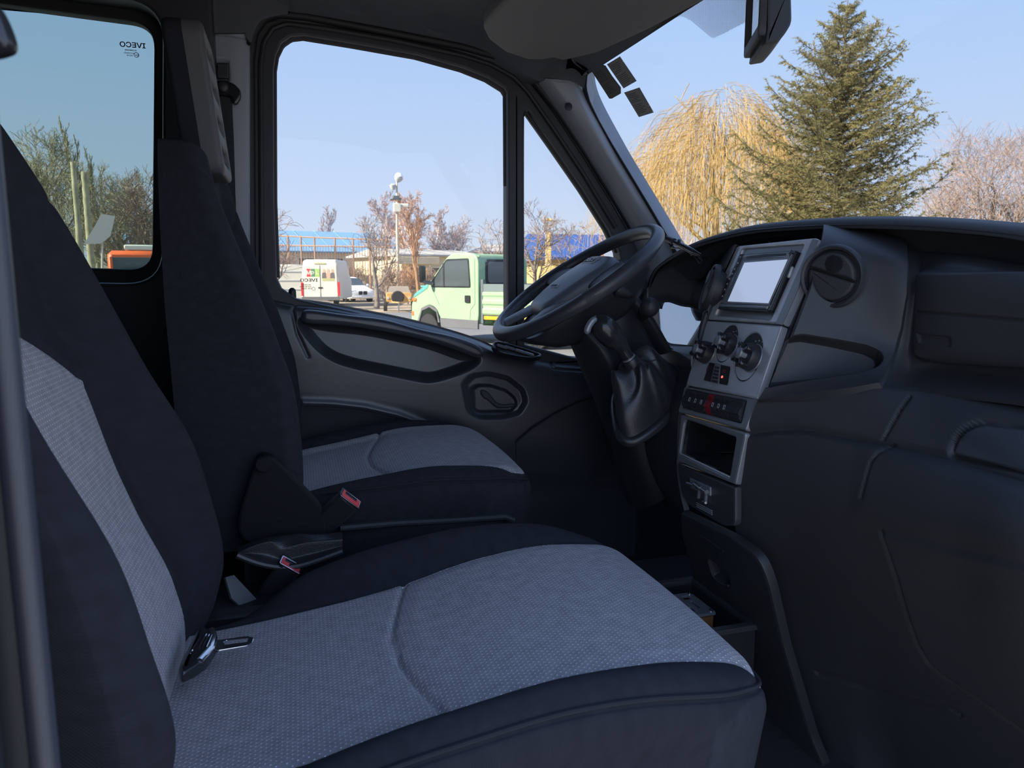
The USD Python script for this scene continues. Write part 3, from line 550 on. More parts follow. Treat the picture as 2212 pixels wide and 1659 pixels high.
# ---------------------------------------------------------------- seats
def seat(name, label, y0, w, cush, back, x0, x1, zt, wt, par, panels):
    """cush: centre line (x, z), bolster height; back: (z, x of centre, x of bolster front, half width)"""
    t = thing(name, label, 'seat')
    cx, cz, cb = (np.array(c) for c in zip(*cush)); Zc = PchipInterpolator(cx, cz, extrapolate=True); Bc = PchipInterpolator(cx, cb, extrapolate=True)
    gy = par['half']; front_w = par['front_half']
    outl = rounded([(x0, -w * .86), (x0 + .25, -w), (x1 - .10, -w), (x1, -w * .80), (x1 + .012, 0), (x1, w * .80), (x1 - .10, w), (x0 + .25, w), (x0, w * .86)], [.04, .3, .12, .10, .6, .10, .12, .3, .04], 12)
    def hf(x, y):
        xx = np.clip(x, cx[0], cx[-1]); a = np.abs(y) / w
        return Zc(xx) + Bc(xx) * sst((a - .64) / .26) 
    def seam_y(x): return gy + (front_w - gy) * sst((x - x0 - .1) / (x1 - x0 - .15))
    def sc(x, y): return seam_y(x) - np.abs(y)                       # > 0 inside the grey centre
    def sp(x, y): return x - (par['pad_x'] + .30 * np.clip(np.abs(y) - .03, 0, 1) ** 1.3 * 1.4)   # > 0 on the front pad
    g = lambda ab: -.006 * np.exp(-(sc(ab[..., 0], ab[..., 1]) / .006) ** 2) * (1 if 1 else 0) - .006 * np.exp(-(sp(ab[..., 0], ab[..., 1]) / .0045) ** 2) * (sc(ab[..., 0], ab[..., 1]) > 0) + .004 * sst(sp(ab[..., 0], ab[..., 1]) / .03) * sst(sc(ab[..., 0], ab[..., 1]) / .03) - .005 * np.exp(-((shapely.distance(shapely.points(ab), LineString(np.vstack([outl, outl[:1]]))) - .009) / .003) ** 2)
    D = pad(outl, hf, .050, .19, lambda a, b, h: np.stack([a, y0 + b, h], -1), nr=110, groove=g, step=.005, taper=.06)
    ab = D['ab']; s = np.where(D['skirt'] & (ab[:, 0] < x1 - .06), -.05, sc(ab[:, 0], ab[:, 1]))
    # the grey runs down over the front edge a little
    drop = (hf(ab[:, 0], ab[:, 1]) - D['v'][:, 2]); s = np.minimum(s, par.get('drop', .05) - drop)
    D['ab3'] = ab; cen, dark = cut({**D, 'uv': np.c_[D['uv']]}, s)
    ux = cen['v'][:, :2] - [0, y0]; fr, re = cut(cen, sp(ux[:, 0], ux[:, 1]))
    raw('seat_cushion', dark, 'cloth_dark', t); raw('cushion_front_panel', fr, 'cloth_grey', t, label='grey dotted cloth front panel'); raw('cushion_rear_panel', re, 'cloth_grey', t, label='grey dotted cloth rear panel')
    pr = offset_ring(ccw(dense(outl, .012)), .009); pz = hf(pr[:, 0], pr[:, 1]) - .050 * (1 - math.sqrt(1 - .82 ** 2)); keep = pr[:, 0] > x0 + .10; st = int(np.argmax(keep & ~np.roll(keep, 1))); pr, pz, keep = np.roll(pr, -st, 0), np.roll(pz, -st), np.roll(keep, -st)
    obj('seam_piping', tube(np.c_[pr[keep, 0], y0 + pr[keep, 1], pz[keep] + .0005], .0026, 7), 'cloth_dark', t)
    # backrest
    bz, bx, bb, bw = (np.array(c) for c in zip(*back)); Xc, Xb, Wd = PchipInterpolator(bz, bx), PchipInterpolator(bz, bb), PchipInterpolator(bz, bw)
    zz = np.linspace(bz[0], bz[-1], 40); ol = rounded(np.vstack([np.c_[Wd(zz), zz], np.c_[-Wd(zz), zz][::-1]]), [.05] + [0] * 38 + [.07] + [.07] + [0] * 38 + [.05], 8)
    def hb(y, z):
        zc = np.clip(z, bz[0], bz[-1]); a = np.abs(y) / Wd(zc)
        return Xc(zc) + (Xb(zc) - Xc(zc)) * sst((a - .64) / .26)
    by = par['back_half']; ztop = par['arch']
    def scb(y, z): return np.minimum(by - .0 + .03 * sst((z - 1.2) / .3) - np.abs(y), ztop - 1.15 * np.abs(y) ** 1.5 - z)
    def ssh(y, z): return np.abs(y) - (par['sh_y'] + .35 * np.abs(z - par['sh_z']) ** 1.6 * np.where(z > par['sh_z'], 3.0, 1.0))      # > 0 on the side bolsters
    gb = lambda q: -.006 * np.exp(-(scb(q[..., 0], q[..., 1]) / .006) ** 2) - .005 * np.exp(-(ssh(q[..., 0], q[..., 1]) / .005) ** 2) * (q[..., 1] > ztop - .10)
    D = pad(ol, hb, par.get('R', .055), par['thick'], lambda a, b, h: np.stack([h, y0 + a, b], -1), nr=110, groove=gb, step=.006, backf=lambda y, z: np.interp(z, par['bk'][0], par['bk'][1]))
    s = np.where(D['skirt'], -.05, scb(D['ab'][:, 0], D['ab'][:, 1])); cen, dark = cut(D, s)
    cen['uv'] = cen['uv'][:, ::-1]; yl = dark['v'][:, 1] - y0; onfront = dark['v'][:, 0] > Xc(np.clip(dark['v'][:, 2], bz[0], bz[-1])) - .06
    up, side = cut(dark, np.where(dark['v'][:, 2] > ztop - .14, -ssh(yl, dark['v'][:, 2]), -.05))
    raw('backrest', side, 'cloth_dark', t); raw('backrest_top', up, 'cloth_dark', t); raw('backrest_panel', cen, 'cloth_grey', t, label='grey dotted cloth backrest panel')
    return t
SEAT = {}
ps = seat('van_seat', 'nearest seat, passenger side, with grey dotted cloth panels and a charcoal surround', -.20, .27,
     [(-.30, 1.05, -.10), (-.15, 1.062, -.055), (-.08, 1.068, -.005), (0., 1.077, .036), (.12, 1.092, .05), (.25, 1.118, .04), (.36, 1.128, .024), (.44, 1.122, .012), (.53, 1.10, .004)],
     [(.98, -.20, -.20, .23), (1.04, -.165, -.150, .245), (1.09, -.162, -.125, .25), (1.15, -.172, -.112, .255), (1.25, -.210, -.128, .26), (1.31, -.232, -.142, .26), (1.43, -.270, -.196, .25), (1.52, -.305, -.232, .24), (1.61, -.318, -.268, .225), (1.72, -.335, -.315, .19), (1.80, -.365, -.36, .16), (1.90, -.40, -.40, .13)],
     -.24, .505, None, None, dict(bk=([.9, 2.0], [-.33, -.52]), half=.175, front_half=.195, pad_x=.10, drop=.075, back_half=.145, arch=1.50, thick=.15, sh_y=.165, sh_z=1.55), None)
ds = seat('van_seat', 'farther seat behind the steering wheel, charcoal with lighter cushion panels', .47, .27,
     [(-.15, 1.12, .05), (0., 1.145, .045), (.12, 1.165, .035), (.25, 1.185, .022), (.34, 1.186, .014), (.40, 1.18, .008), (.46, 1.165, .0)],
     [(1.08, -.09, -.05, .245), (1.12, -.06, -.012, .25), (1.225, -.06, -.003, .262), (1.34, -.075, -.010, .27), (1.45, -.10, -.038, .27), (1.575, -.135, -.082, .265), (1.68, -.155, -.118, .25), (1.72, -.150, -.128, .24), (1.77, -.150, -.138, .22)],
     -.08, .432, None, None, dict(half=.20, front_half=.215, pad_x=.13, drop=.012, back_half=.14, arch=1.52, thick=.12, bk=([1.0, 1.5, 1.76], [-.19, -.203, -.205]), R=.032, sh_y=.17, sh_z=1.55), None)
# seat hardware: side covers, bases, headrest with oval openings
obj('seat_base', box((.50, .44, .26), (.15, -.20, .84), .03), 'plastic_black', ps); obj('cushion_pan', box((.62, .46, .06), (.13, -.20, .955), .02), 'plastic_black', ps)
obj('seat_base', box((.44, .44, .33), (.16, .47, .87), .03), 'plastic_black', ds); obj('cushion_pan', box((.46, .47, .05), (.17, .47, 1.025), .018), 'plastic_black', ds)
sp_ = side_plane(.196)
cv = spl(sp_.uv([(552, 992), (560, 980), (580, 978), (602, 992), (640, 1030), (672, 1064), (694, 1090), (705, 1130), (690, 1170), (600, 1180), (520, 1150), (530, 1060)]), 70, True)
obj('recliner_cover', sp_.w(plate(dense(cv, .006), .018, .005)), 'black_matte', ds)
obj('recliner_knob', sp_.w(lathe([(.014, .018), (.014, .026), (.011, .029), (0, .0295)], 24)), 'plastic', ds) if 0 else obj('recliner_knob', place(lathe([(.014, 0), (.014, .010), (.011, .013), (0, .0135)], 24), at(569, 1001, y=.18), (0, -1, .05)), 'black_matte', ds)
obj('side_rail', tube([at(p[0], p[1], y=.205) for p in [(735, 1140), (850, 1130), (1000, 1122), (1092, 1116), (1110, 1124)]], .006, 8), 'plastic_soft', ds)
# headrest: upright slab, leaning with the backrest, four oval slots
hw, h0, h1 = .092, 1.735, 2.0
ho = rounded([(-hw, h0), (hw, h0), (hw * .98, h1 - .02), (hw * .8, h1), (-hw * .8, h1), (-hw * .98, h1 - .02)], [.03, .03, .04, .05, .05, .04], 8)
hl = [rounded([(-hw + .024, z), (hw - .024, z), (hw - .024, z + .030), (-hw + .024, z + .030)], .0145, 6) for z in (1.762, 1.822, 1.882, 1.942)]
hp_ = Pl((-.165, .47, 0), (0, 1, 0), (0, 0, 1))
front = plate(dense(ho, .006), .034, .010, holes=[dense(h, .005) for h in hl], nb=5); v, f = hp_.w(front); vb, fb = hp_.w((front[0] * [1, 1, -1], front[1][:, ::-1]))
lean = lambda v: np.c_[v[:, 0] - .10 * (v[:, 2] - 1.87), v[:, 1], v[:, 2]]
obj('headrest', (lean(v), f), 'headrest_lit', ds); obj('headrest_back', (lean(vb), fb), 'cloth_dark', ds)  # front half lighter than the back: window light put into its colour
for s_ in (-.06, .06): obj('headrest_post', tube([(-.16, .47 + s_, 1.70), (-.155, .47 + s_, 1.75)], .006, 10), 'steel', ds)
# ---------------------------------------------------------------- dashboard
dash = thing('dashboard', 'dark grey moulded dashboard running the width of the cab under the windshield', 'dashboard')
X = lambda l: [at(px, py, x=x) for px, py, x in l]
toend = lambda r: list(r) + [np.array([r[-1][0], -.735, r[-1][2]])]      # on to the passenger door side
crest = [(1424, 655, .80), (1417, 632, .80), (1417, 606, .80), (1428, 574, .80), (1455, 549, .80), (1500, 524, .805), (1560, 503, .82), (1640, 484, .84), (1720, 476, .86), (1800, 471, .88), (1900, 469, .90), (2000, 471, .92), (2212, 487, .93), (2450, 524, .93)]
under = [(1430, 668, .825), (1436, 652, .84), (1446, 634, .855), (1462, 618, .868), (1486, 608, .880), (1516, 600, .895), (1560, 548, .87), (1640, 516, .87), (1720, 509, .89), (1800, 512, .925), (1900, 525, .955), (2000, 545, .97), (2212, 574, .98), (2450, 606, .98)]
C0, U0 = np.array(toend(X(crest))), np.array(toend(X(under)))
fr0 = np.array([[min(ws(np.clip(q[1], -.5, .7), 1.56), 1.14), q[1], q[2] - .06] for q in C0]); mid0 = (C0 + fr0) / 2 + [0, 0, .012]
up1 = C0 + [.014, 0, .004]; lip = C0 + (U0 - C0) * .10 + [-.002, 0, -.002]
raw('dash_top_pad', sheet([fr0, mid0, C0 * .8 + fr0 * .2 + [0, 0, .004], C0 + [.022, 0, .002], C0 + [.003, 0, 0], C0 + [-.007, 0, -.0028], C0 + [-.014, 0, -.009], C0 + [-.017, 0, -.018], C0 + (U0 - C0) * .30, (C0 + U0) / 2 + [.004, 0, 0], U0], 110, 260, th=.006), 'pad_grain', dash)
obj('pad_piping', tube(spl(C0 + [-.0165, 0, -.0165], 160), .0022, 8), 'plastic_soft', dash)
# fascia on the passenger side
cols = [[(1776, 500, .86), (1768, 545, .800), (1742, 640, .768), (1708, 730, .742), (1676, 800, .722), (1644, 866, .702)],
        [(1865, 505, .93), (1868, 560, .850), (1860, 640, .838), (1850, 720, .828), (1840, 790, .810), (1830, 853, .775)],
        [(1945, 525, .965), (1955, 585, .885), (1950, 660, .875), (1940, 740, .870), (1930, 800, .850), (1915, 842, .81)],
        [(1985, 535, .98), (1985, 590, .905), (1978, 660, .888), (1970, 740, .883), (1960, 800, .87), (1950, 842, .825)],
        [(2060, 545, .99), (2060, 578, .892), (2050, 650, .879), (2045, 740, .879), (2040, 790, .892), (2040, 850, .84)],
        [(2212, 565, 1.0), (2212, 596, .905), (2212, 660, .885), (2212, 760, .885), (2212, 812, .90), (2212, 868, .845)],
        [(2450, 597, 1.0), (2450, 628, .905), (2450, 690, .885), (2450, 790, .885), (2450, 846, .90), (2450, 906, .845)]]
air = rounded([(1992, 590), (2600, 612), (2600, 812), (1984, 772)], 16, 8)
ell = lambda cx, cy, a, b, t, n=48: np.array([(cx + a * math.cos(s) * math.cos(t) - b * math.sin(s) * math.sin(t), cy + a * math.cos(s) * math.sin(t) + b * math.sin(s) * math.cos(t)) for s in np.arange(n) * 2 * math.pi / n])
feats = [('poly', air, .016, 22), ('line', [(1999, 673), (2090, 680), (2212, 690), (2500, 716)], -.004, 2.2), ('poly', [(2003, 721), (2069, 727), (2071, 746), (2006, 741)], -.003, 3),
         ('poly', rounded([(1676, 738), (1730, 730), (1800, 742), (1870, 757), (1896, 770), (1900, 786), (1890, 800), (1850, 812), (1760, 822), (1655, 834)], 8), -.085, 14),
         ('poly', [(1700, 300), (1950, 480), (1957, 585), (1958, 640), (1948, 710), (1934, 765), (1904, 845), (1600, 900)], .012, 5)]
feats.append(('poly', ell(1801, 601, 46, 52, 0), -.028, 6))
Fs0 = sheet([toend(r) for r in np.swapaxes(np.array([X(c_) for c_ in cols]), 0, 1)], 220, 240, (), th=.006)
Fs = sheet([toend(r) for r in np.swapaxes(np.array([X(c_) for c_ in cols]), 0, 1)], 220, 240, feats, th=.006)
qa = pix(Fs['v']); A_, B_ = cut(Fs, sdf(air, qa))
raw('fascia_panel', B_, 'plastic', dash)
ab_ = raw('airbag_cover', A_, 'plastic_soft', dash)
# AIRbag lettering, raised in its recess
ap_ = Pl(at(2037, 733, x=.868), at(2069, 735.5, x=.868) - at(2004, 731, x=.868), (0.02, 0, 1))
t = meshkit.text_mesh('AIRbag', .0085, .0012); v = np.array(t.vertices); v[:, :2] -= v[:, :2].mean(0); v[:, 0] *= 1.25
o_ = ap_.uv([(2037, 734)])[0]; v[:, 0] += o_[0]; v[:, 1] += o_[1]
obj('lettering', ap_.w((v, np.asarray(t.faces)), .001), 'plastic_soft', ab_, smooth=False)
rim = ap_.uv([(2003, 722), (2068, 727), (2070, 746), (2006, 741)]); obj('badge_frame', ap_.w(plate(rounded(rim, .003, 3), .0022, .001, holes=[rounded(rim.mean(0) + (rim - rim.mean(0)) * [.965, .86], .002, 3)]), -.0008), 'plastic_soft', ab_)
# lower dash: knee panel
kr = [[(1638, 866, .708), (1760, 842, .762), (1890, 830, .81), (2000, 840, .845), (2212, 868, .875), (2450, 906, .875)],
      [(1634, 872, .704), (1760, 849, .755), (1890, 838, .80), (2000, 848, .835), (2212, 880, .855), (2450, 918, .855)],
      [(1614, 925, .700), (1760, 916, .745), (1900, 944, .775), (2060, 978, .79), (2212, 1022, .78), (2450, 1092, .78)],
      [(1608, 940, .703), (1760, 931, .747), (1903, 960, .777), (2060, 996, .79), (2212, 1042, .78), (2450, 1112, .78)],
      [(1605, 952, .700), (1760, 946, .738), (1905, 976, .762), (2060, 1015, .765), (2212, 1065, .752), (2450, 1140, .752)],
      [(1588, 1040, .700), (1750, 1050, .732), (1900, 1080, .742), (2060, 1120, .735), (2212, 1170, .72), (2450, 1260, .72)],
      [(1588, 1140, .712), (1750, 1160, .755), (1900, 1200, .768), (2060, 1240, .77), (2212, 1290, .755), (2450, 1380, .755)],
      [(1650, 1235, .762), (1770, 1300, .80), (1900, 1350, .822), (2060, 1400, .83), (2212, 1440, .82), (2450, 1530, .82)],
      [(1712, 1450, .825), (1800, 1480, .855), (1920, 1520, .885), (2060, 1560, .89), (2212, 1600, .89), (2450, 1680, .89)],
      [(1778, 1640, .868), (1850, 1660, .885), (1950, 1690, .92), (2060, 1720, .93), (2212, 1750, .93), (2450, 1800, .93)]]
lid = rounded([(2048, 985), (2072, 930), (2118, 908), (2600, 962), (2600, 1130), (2212, 1022)], [20, 30, 30, 10, 10, 10], 8)
feats = [('line', [(1966, 856), (1945, 885), (1925, 920), (1908, 950)], -.005, 2.4), ('line', [(1932, 962), (1900, 980), (1884, 1000), (1872, 1040), (1862, 1075)], -.004, 3), ('line', np.vstack([lid, lid[:1]]), -.008, 4.5),
         ('poly', [(1870, 960), (2600, 1150), (2600, 1400), (1850, 1110)], .004, 60),
         ('line', [(1905, 1150), (1938, 1245), (1965, 1340), (1988, 1400), (2010, 1435), (2060, 1474), (2130, 1520), (2212, 1578), (2400, 1700)], -.007, 5), ('line', [(1764, 1455), (1850, 1478), (1960, 1508), (2050, 1530), (2075, 1545)], -.005, 3),
         ('poly', [(1905, 1150), (1938, 1245), (1965, 1340), (1988, 1400), (2010, 1435), (2060, 1474), (2130, 1520), (2212, 1578), (2600, 1800), (2600, 1300)], .006, 10)]
Ks = sheet([toend(X(r)) for r in kr], 260, 260, feats, th=.008)
A_, B_ = cut(Ks, sdf(lid, pix(Ks['v'])))
raw('knee_panel', B_, 'plastic_soft', dash); raw('glove_box_lid', A_, 'panel', dash)
# centre stack -------------------------------------------------
Cp = Pl((.80, .06, 1.61), (0, -1, 0), (.36, 0, 1)); cx = lambda pts: Cp.uv(pts)
so = rounded(cx([(1590, 531), (1760, 513), (1770, 519), (1689, 700), (1520, 689)]), [.006, .008, .008, .004, .004]); si = rounded(cx([(1604, 537), (1737, 527), (1664, 690), (1544, 681)]), .004)
sb = thing('surround', parent=dash) if 0 else None
body = rounded(cx([(1588, 526), (1772, 508), (1634, 866), (1478, 832)]), .006)
bz = obj('stack_body', Cp.w(plate(offset_ring(ccw(body), .004), .12), -.135), 'plastic', dash)
obj('radio_bezel', Cp.w(plate(dense(so, .01), .016, .003, holes=[dense(si, .01)]), -.016), 'silver', dash)
obj('bezel_flank', Cp.w(plate(cx([(1756, 516), (1771, 519), (1689, 702), (1676, 700)]), .003, .001), -.0015), 'silver_dark', dash)
for px, py in ((1577, 592), (1706, 588)): obj('bezel_tab', Cp.w(box((.010, .020, .006), (*cx([(px, py)])[0], .0), .002)), 'silver', dash)
obj('radio_recess', Cp.w(plate(offset_ring(ccw(si), -.002), .004), -.009), 'silver_dark', dash)
# climate panel with three oval dials
ov = [ell(1519, 757, 47, 20, 1.91), ell(1569, 742, 42, 19, 1.95), ell(1616, 771, 54, 26, 1.90)]
cl = rounded(cx([(1520, 692), (1688, 703), (1634, 862), (1482, 831)]), .004)
obj('climate_panel', Cp.w(plate(dense(cl, .01), .014, .003, holes=[cx(o) for o in ov]), -.014), 'silver', dash)
obj('panel_gap', Cp.w(plate(cx([(1521, 688), (1688, 699), (1687, 704), (1519, 693)]), .002), -.006), 'plastic_black', dash)
hubs = [(1529, 763), (1578, 746), (1625, 773)]; rad = [.0205, .0195, .0235]
for k in range(3):
    o = cx(ov[k]); lowq = o[:, 1] < o[:, 1].mean() - .012
    obj('dial_plate', Cp.w(plate(o + (o - o.mean(0)) * .04, .004), -.0062), 'plastic', dash)
    cut_low = Polygon(o + (o.mean(0) - o) * .04).intersection(Polygon([(o[:, 0].min() - .1, o[:, 1].min() - .1), (o[:, 0].max() + .1, o[:, 1].min() - .1), (o[:, 0].max() + .1, o[:, 1].mean() - .020), (o[:, 0].min() - .1, o[:, 1].mean() - .020)]))
    obj('dial_insert', Cp.w(plate(np.array(cut_low.exterior.coords)[:-1], .002), -.0035), 'silver', dash)
    c = cx([hubs[k]])[0]; r = rad[k]; kn = thing('climate_knob', parent=dash)
    L = lambda m, h=-.003: Cp.w((m[0] + [c[0], c[1], h], m[1]))
    obj('knob_body', L(lathe([(r, 0), (r, .010), (r * .97, .016), (r * .9, .020), (0, .021)], 40)), 'plastic_black', kn)
    obj('knob_ring', L(lathe([(r * 1.03, 0), (r * 1.08, .002), (r * 1.03, .004), (r, .004)], 40)), 'silver_dark', kn)
    obj('knob_cap', L(lathe([(.0095, .018), (.0095, .030), (.0085, .033), (.005, .0345), (0, .035)], 28)), 'silver_dark', kn)
    for j in range(4):
        a_ = .6 + j * math.pi / 2; m = box((r * .62, .008, .018), (r * .66, 0, .022), .002); cs, sn = math.cos(a_), math.sin(a_)
        vv = np.c_[m[0][:, 0] * cs - m[0][:, 1] * sn, m[0][:, 0] * sn + m[0][:, 1] * cs, m[0][:, 2]]; obj('knob_grip', L((vv, m[1])), 'plastic_gloss', kn)
    for j in range(5):                                                     # printed scale marks over the dial
        a_ = 1.0 + j * .30; q = c + np.array([math.cos(a_), math.sin(a_)]) * (r + .0075); obj('dial_mark', Cp.w(box((.0022, .0022, .0004), (q[0], q[1], -.0019))), 'white_print', dash, smooth=False)
b4 = [(1534, 783), (1578, 792), (1572, 833), (1521, 822)]
obj('button_block', Cp.w(plate(rounded(cx(b4), .003), .006, .0015), -.004), 'plastic_gloss', dash)
obj('grille_frame', Cp.w(plate(rounded(cx([(1547, 785), (1559, 788), (1555, 830), (1537, 826)]), .002), .004, .001), -.001), 'silver_dark', dash)
for k in range(5):
    t_ = .10 + k * .19; a0, a1 = np.array((1548.5, 788)) * (1 - t_) + np.array((1539, 826)) * t_, np.array((1557.5, 790)) * (1 - t_) + np.array((1553, 829)) * t_
    obj('grille_slot', Cp.w(plate(cx([a0, a1, a1 + (-.8, 5), a0 + (-.8, 5)]), .001), .0024), 'plastic_black', dash, smooth=False)
obj('button_symbol', Cp.w(box((.006, .009, .0004), (*cx([(1531, 797)])[0], .0022))), 'red_dim', dash); obj('button_symbol', Cp.w(box((.009, .006, .0004), (*cx([(1566, 802)])[0], .0022))), 'red_dim', dash)
obj('indicator_lamp', Cp.w(lathe([(.0022, 0), (.002, .001), (0, .0016)], 14), .0) if 0 else place(lathe([(.0024, 0), (.002, .001), (0, .0016)], 14), Cp.p(*cx([(1562, 815)])[0], .002), Cp.n), 'lamp_red', dash)
# rocker switch row
Sp = Pl((.703, .07, 1.33), (0, -1, 0), (.30, 0, 1)); sx = lambda pts: Sp.uv(pts)
obj('switch_frame', Sp.w(plate(rounded(sx([(1478, 834), (1634, 862), (1610, 930), (1464, 890)]), .004), .010, .003, holes=[rounded(sx([(1482, 840), (1612, 866), (1600, 914), (1472, 880)]), .003)]), -.010), 'silver_dark', dash)
obj('switch_bed', Sp.w(plate(sx([(1476, 836), (1620, 864), (1604, 918), (1468, 882)]), .003), -.016), 'plastic_black', dash)
for k in range(10):
    f0, f1 = .010 + k * .0985, .010 + (k + 1) * .0985 - .009
    T = lambda t_: (np.array((1483, 841)) * (1 - t_) + np.array((1611, 866)) * t_, np.array((1473, 880)) * (1 - t_) + np.array((1600, 913)) * t_)
    (a0, b0), (a1, b1) = T(f0), T(f1); q = sx([a0, a1, b1, b0]); R_ = []
    for j, (s_, h_) in enumerate(((0, -.012), (0, .001), (.12, .0035), (.3, .0025), (.42, .0055), (.66, .0075), (.72, .0045), (.86, .003), (1, -.002), (1, -.012))):
        l_, r_ = q[0] * (1 - s_) + q[3] * s_, q[1] * (1 - s_) + q[2] * s_; R_.append([(*l_, h_), (*r_, h_), (*r_, -.012), (*l_, -.012)])
    sw_ = obj('rocker_switch', Sp.w(loft(R_)), 'red_switch' if k == 4 else ('plastic' if k in (0, 8, 9) else 'plastic_soft'), dash, smooth=25, **({'label': 'red hazard rocker switch'} if k == 4 else {}))
    if k in (1, 2, 3, 5, 6, 7):
        mm = q[0] * .5 * .5 + q[1] * .25 + q[3] * .25 + q[2] * .25; s0 = .0034
        obj('switch_symbol', Sp.w(plate(np.array([(-s0, -s0), (s0, -s0), (s0, s0), (-s0, s0)]) * [.8, 1.1] + mm, .0003, holes=[np.array([(-s0, -s0), (s0, -s0), (s0, s0), (-s0, s0)]) * [.5, .75] + mm]), .0082), 'white_print', sw_, smooth=False)
    for s_ in (.16, .21, .26, .76, .80, .84):
        if k in (0, 8, 9): continue
        l_, r_ = q[0] * (1 - s_) + q[3] * s_, q[1] * (1 - s_) + q[2] * s_; h_ = .0034
        obj('switch_ridge', Sp.w(tube([(*(l_ * .93 + r_ * .07), h_), (*(l_ * .07 + r_ * .93), h_)], .0008, 4)), 'red_switch' if k == 4 else 'plastic_soft', sw_)
# open pocket below, and the cover under it
Pp = Pl((.695, .075, 1.25), (0, -1, 0), (.06, 0, 1)); px_ = lambda pts: Pp.uv(pts)
po, pi_ = rounded(px_([(1470, 894), (1612, 934), (1588, 1048), (1461, 996)]), [.006, .012, .004, .004]), rounded(px_([(1478, 905), (1589, 945), (1575, 1031), (1467, 980)]), [.010, .004, .004, .004])
obj('pocket_frame', Pp.w(plate(dense(po, .01), .014, .004, holes=[dense(pi_, .01)]), -.014), 'silver_dark', dash)
inn = loft([Pp.w((np.c_[r_, np.full(len(r_), 0)], np.zeros((0, 3), int)), h_)[0] for r_, h_ in ((pi_, -.006), (pi_, -.10))], cap=False); c_ = Pp.w(plate(ccw(pi_), .003), -.10)
obj('pocket_liner', join((inn[0], inn[1][:, ::-1]), c_), 'plastic_gloss', dash, smooth=False)
obj('pocket_lip', tube([Pp.p(*q, -.001) for q in spl(px_([(1468, 979), (1520, 1004), (1575, 1030)]), 10)], .0018, 6), 'silver', dash)
cv = rounded(px_([(1463, 1002), (1588, 1052), (1588, 1136), (1560, 1136), (1484, 1090), (1470, 1064)]), [.003, .004, .014, .01, .01, .01], 7)
obj('console_cover', Pp.w(plate(dense(cv, .01), .012, .004), -.012), 'panel', dash)
for k in range(3): obj('cover_rib', Pp.w(plate(px_([(1505, 1085 + 4 * k), (1539, 1103 + 4 * k), (1539, 1104.5 + 4 * k), (1505, 1086.5 + 4 * k)]), .002), -.001), 'silver', dash, smooth=False)
# flank of the stack on the driver's side, and the knee bolster under the column
fl = [[(1575, 535, .84), (1534, 620, .815), (1500, 760, .80), (1440, 880, .80), (1400, 990, .82), (1440, 1100, .86)], [(1588, 528, .80), (1530, 672, .752), (1500, 765, .735), (1476, 850, .72), (1456, 940, .72), (1452, 1010, .725)], [(1591, 530, .795), (1522, 690, .745), (1504, 765, .725), (1482, 836, .706), (1470, 900, .70), (1462, 1000, .695)]]
raw('stack_flank', sheet([X(l) for l in fl], 60, 90, th=.006), 'plastic', dash)
kn_ = [[(1290, 790, .88), (1380, 770, .86), (1500, 765, .84)], [(1285, 840, .84), (1390, 850, .77), (1480, 838, .71)], [(1300, 930, .83), (1380, 950, .74), (1466, 900, .698)], [(1360, 1000, .86), (1420, 1035, .75), (1462, 1002, .695)], [(1470, 1105, .84), (1480, 1120, .76), (1478, 1103, .70)]]
raw('knee_bolster', sheet([X(l) for l in kn_], 70, 60, th=.01), 'plastic', dash)
# kick panel with its finger recess
Kp = Pl((.70, .06, 1.10), (0, -1, 0), (-.36, 0, 1)); kx = lambda pts: Kp.uv(pts)
ko = dense(kx(rounded([(1476, 1104), (1585, 1157), (1644, 1196), (1668, 1250), (1700, 1390), (1760, 1590), (1785, 1650), (1700, 1720), (1600, 1720), (1530, 1360), (1500, 1235), (1478, 1150)], [4, 10, 40, 30, 10, 10, 4, 4, 4, 20, 10, 6], 8)), .012)
rec = rounded(kx([(1536, 1204), (1548, 1212), (1582, 1238), (1582, 1262), (1572, 1261), (1548, 1240)]), .004)
obj('kick_panel', Kp.w(plate(ko, .016, .006, holes=[dense(rec, .006)]), -.008), 'plastic', dash)
obj('finger_recess', Kp.w(plate(rec, .002), -.022), 'plastic_black', dash); obj('recess_lip', tube([Kp.p(*q, .007) for q in spl(kx([(1536, 1206), (1550, 1244), (1570, 1260), (1581, 1262)]), 20)], .0022, 8), 'plastic_soft', dash)
obj('recess_lip', tube([Kp.p(*q, .008) for q in spl(kx([(1520, 1152), (1545, 1168), (1571, 1187)]), 16)], .002, 8), 'plastic_soft', dash)
for px, py in ((1660, 1381), (1719, 1549)): obj('screw', place(lathe([(.006, 0), (.006, .003), (.004, .004), (.0035, .0025), (0, .0025)], 16), Kp.p(*kx([(px, py)])[0], .004), Kp.n), 'steel', dash)
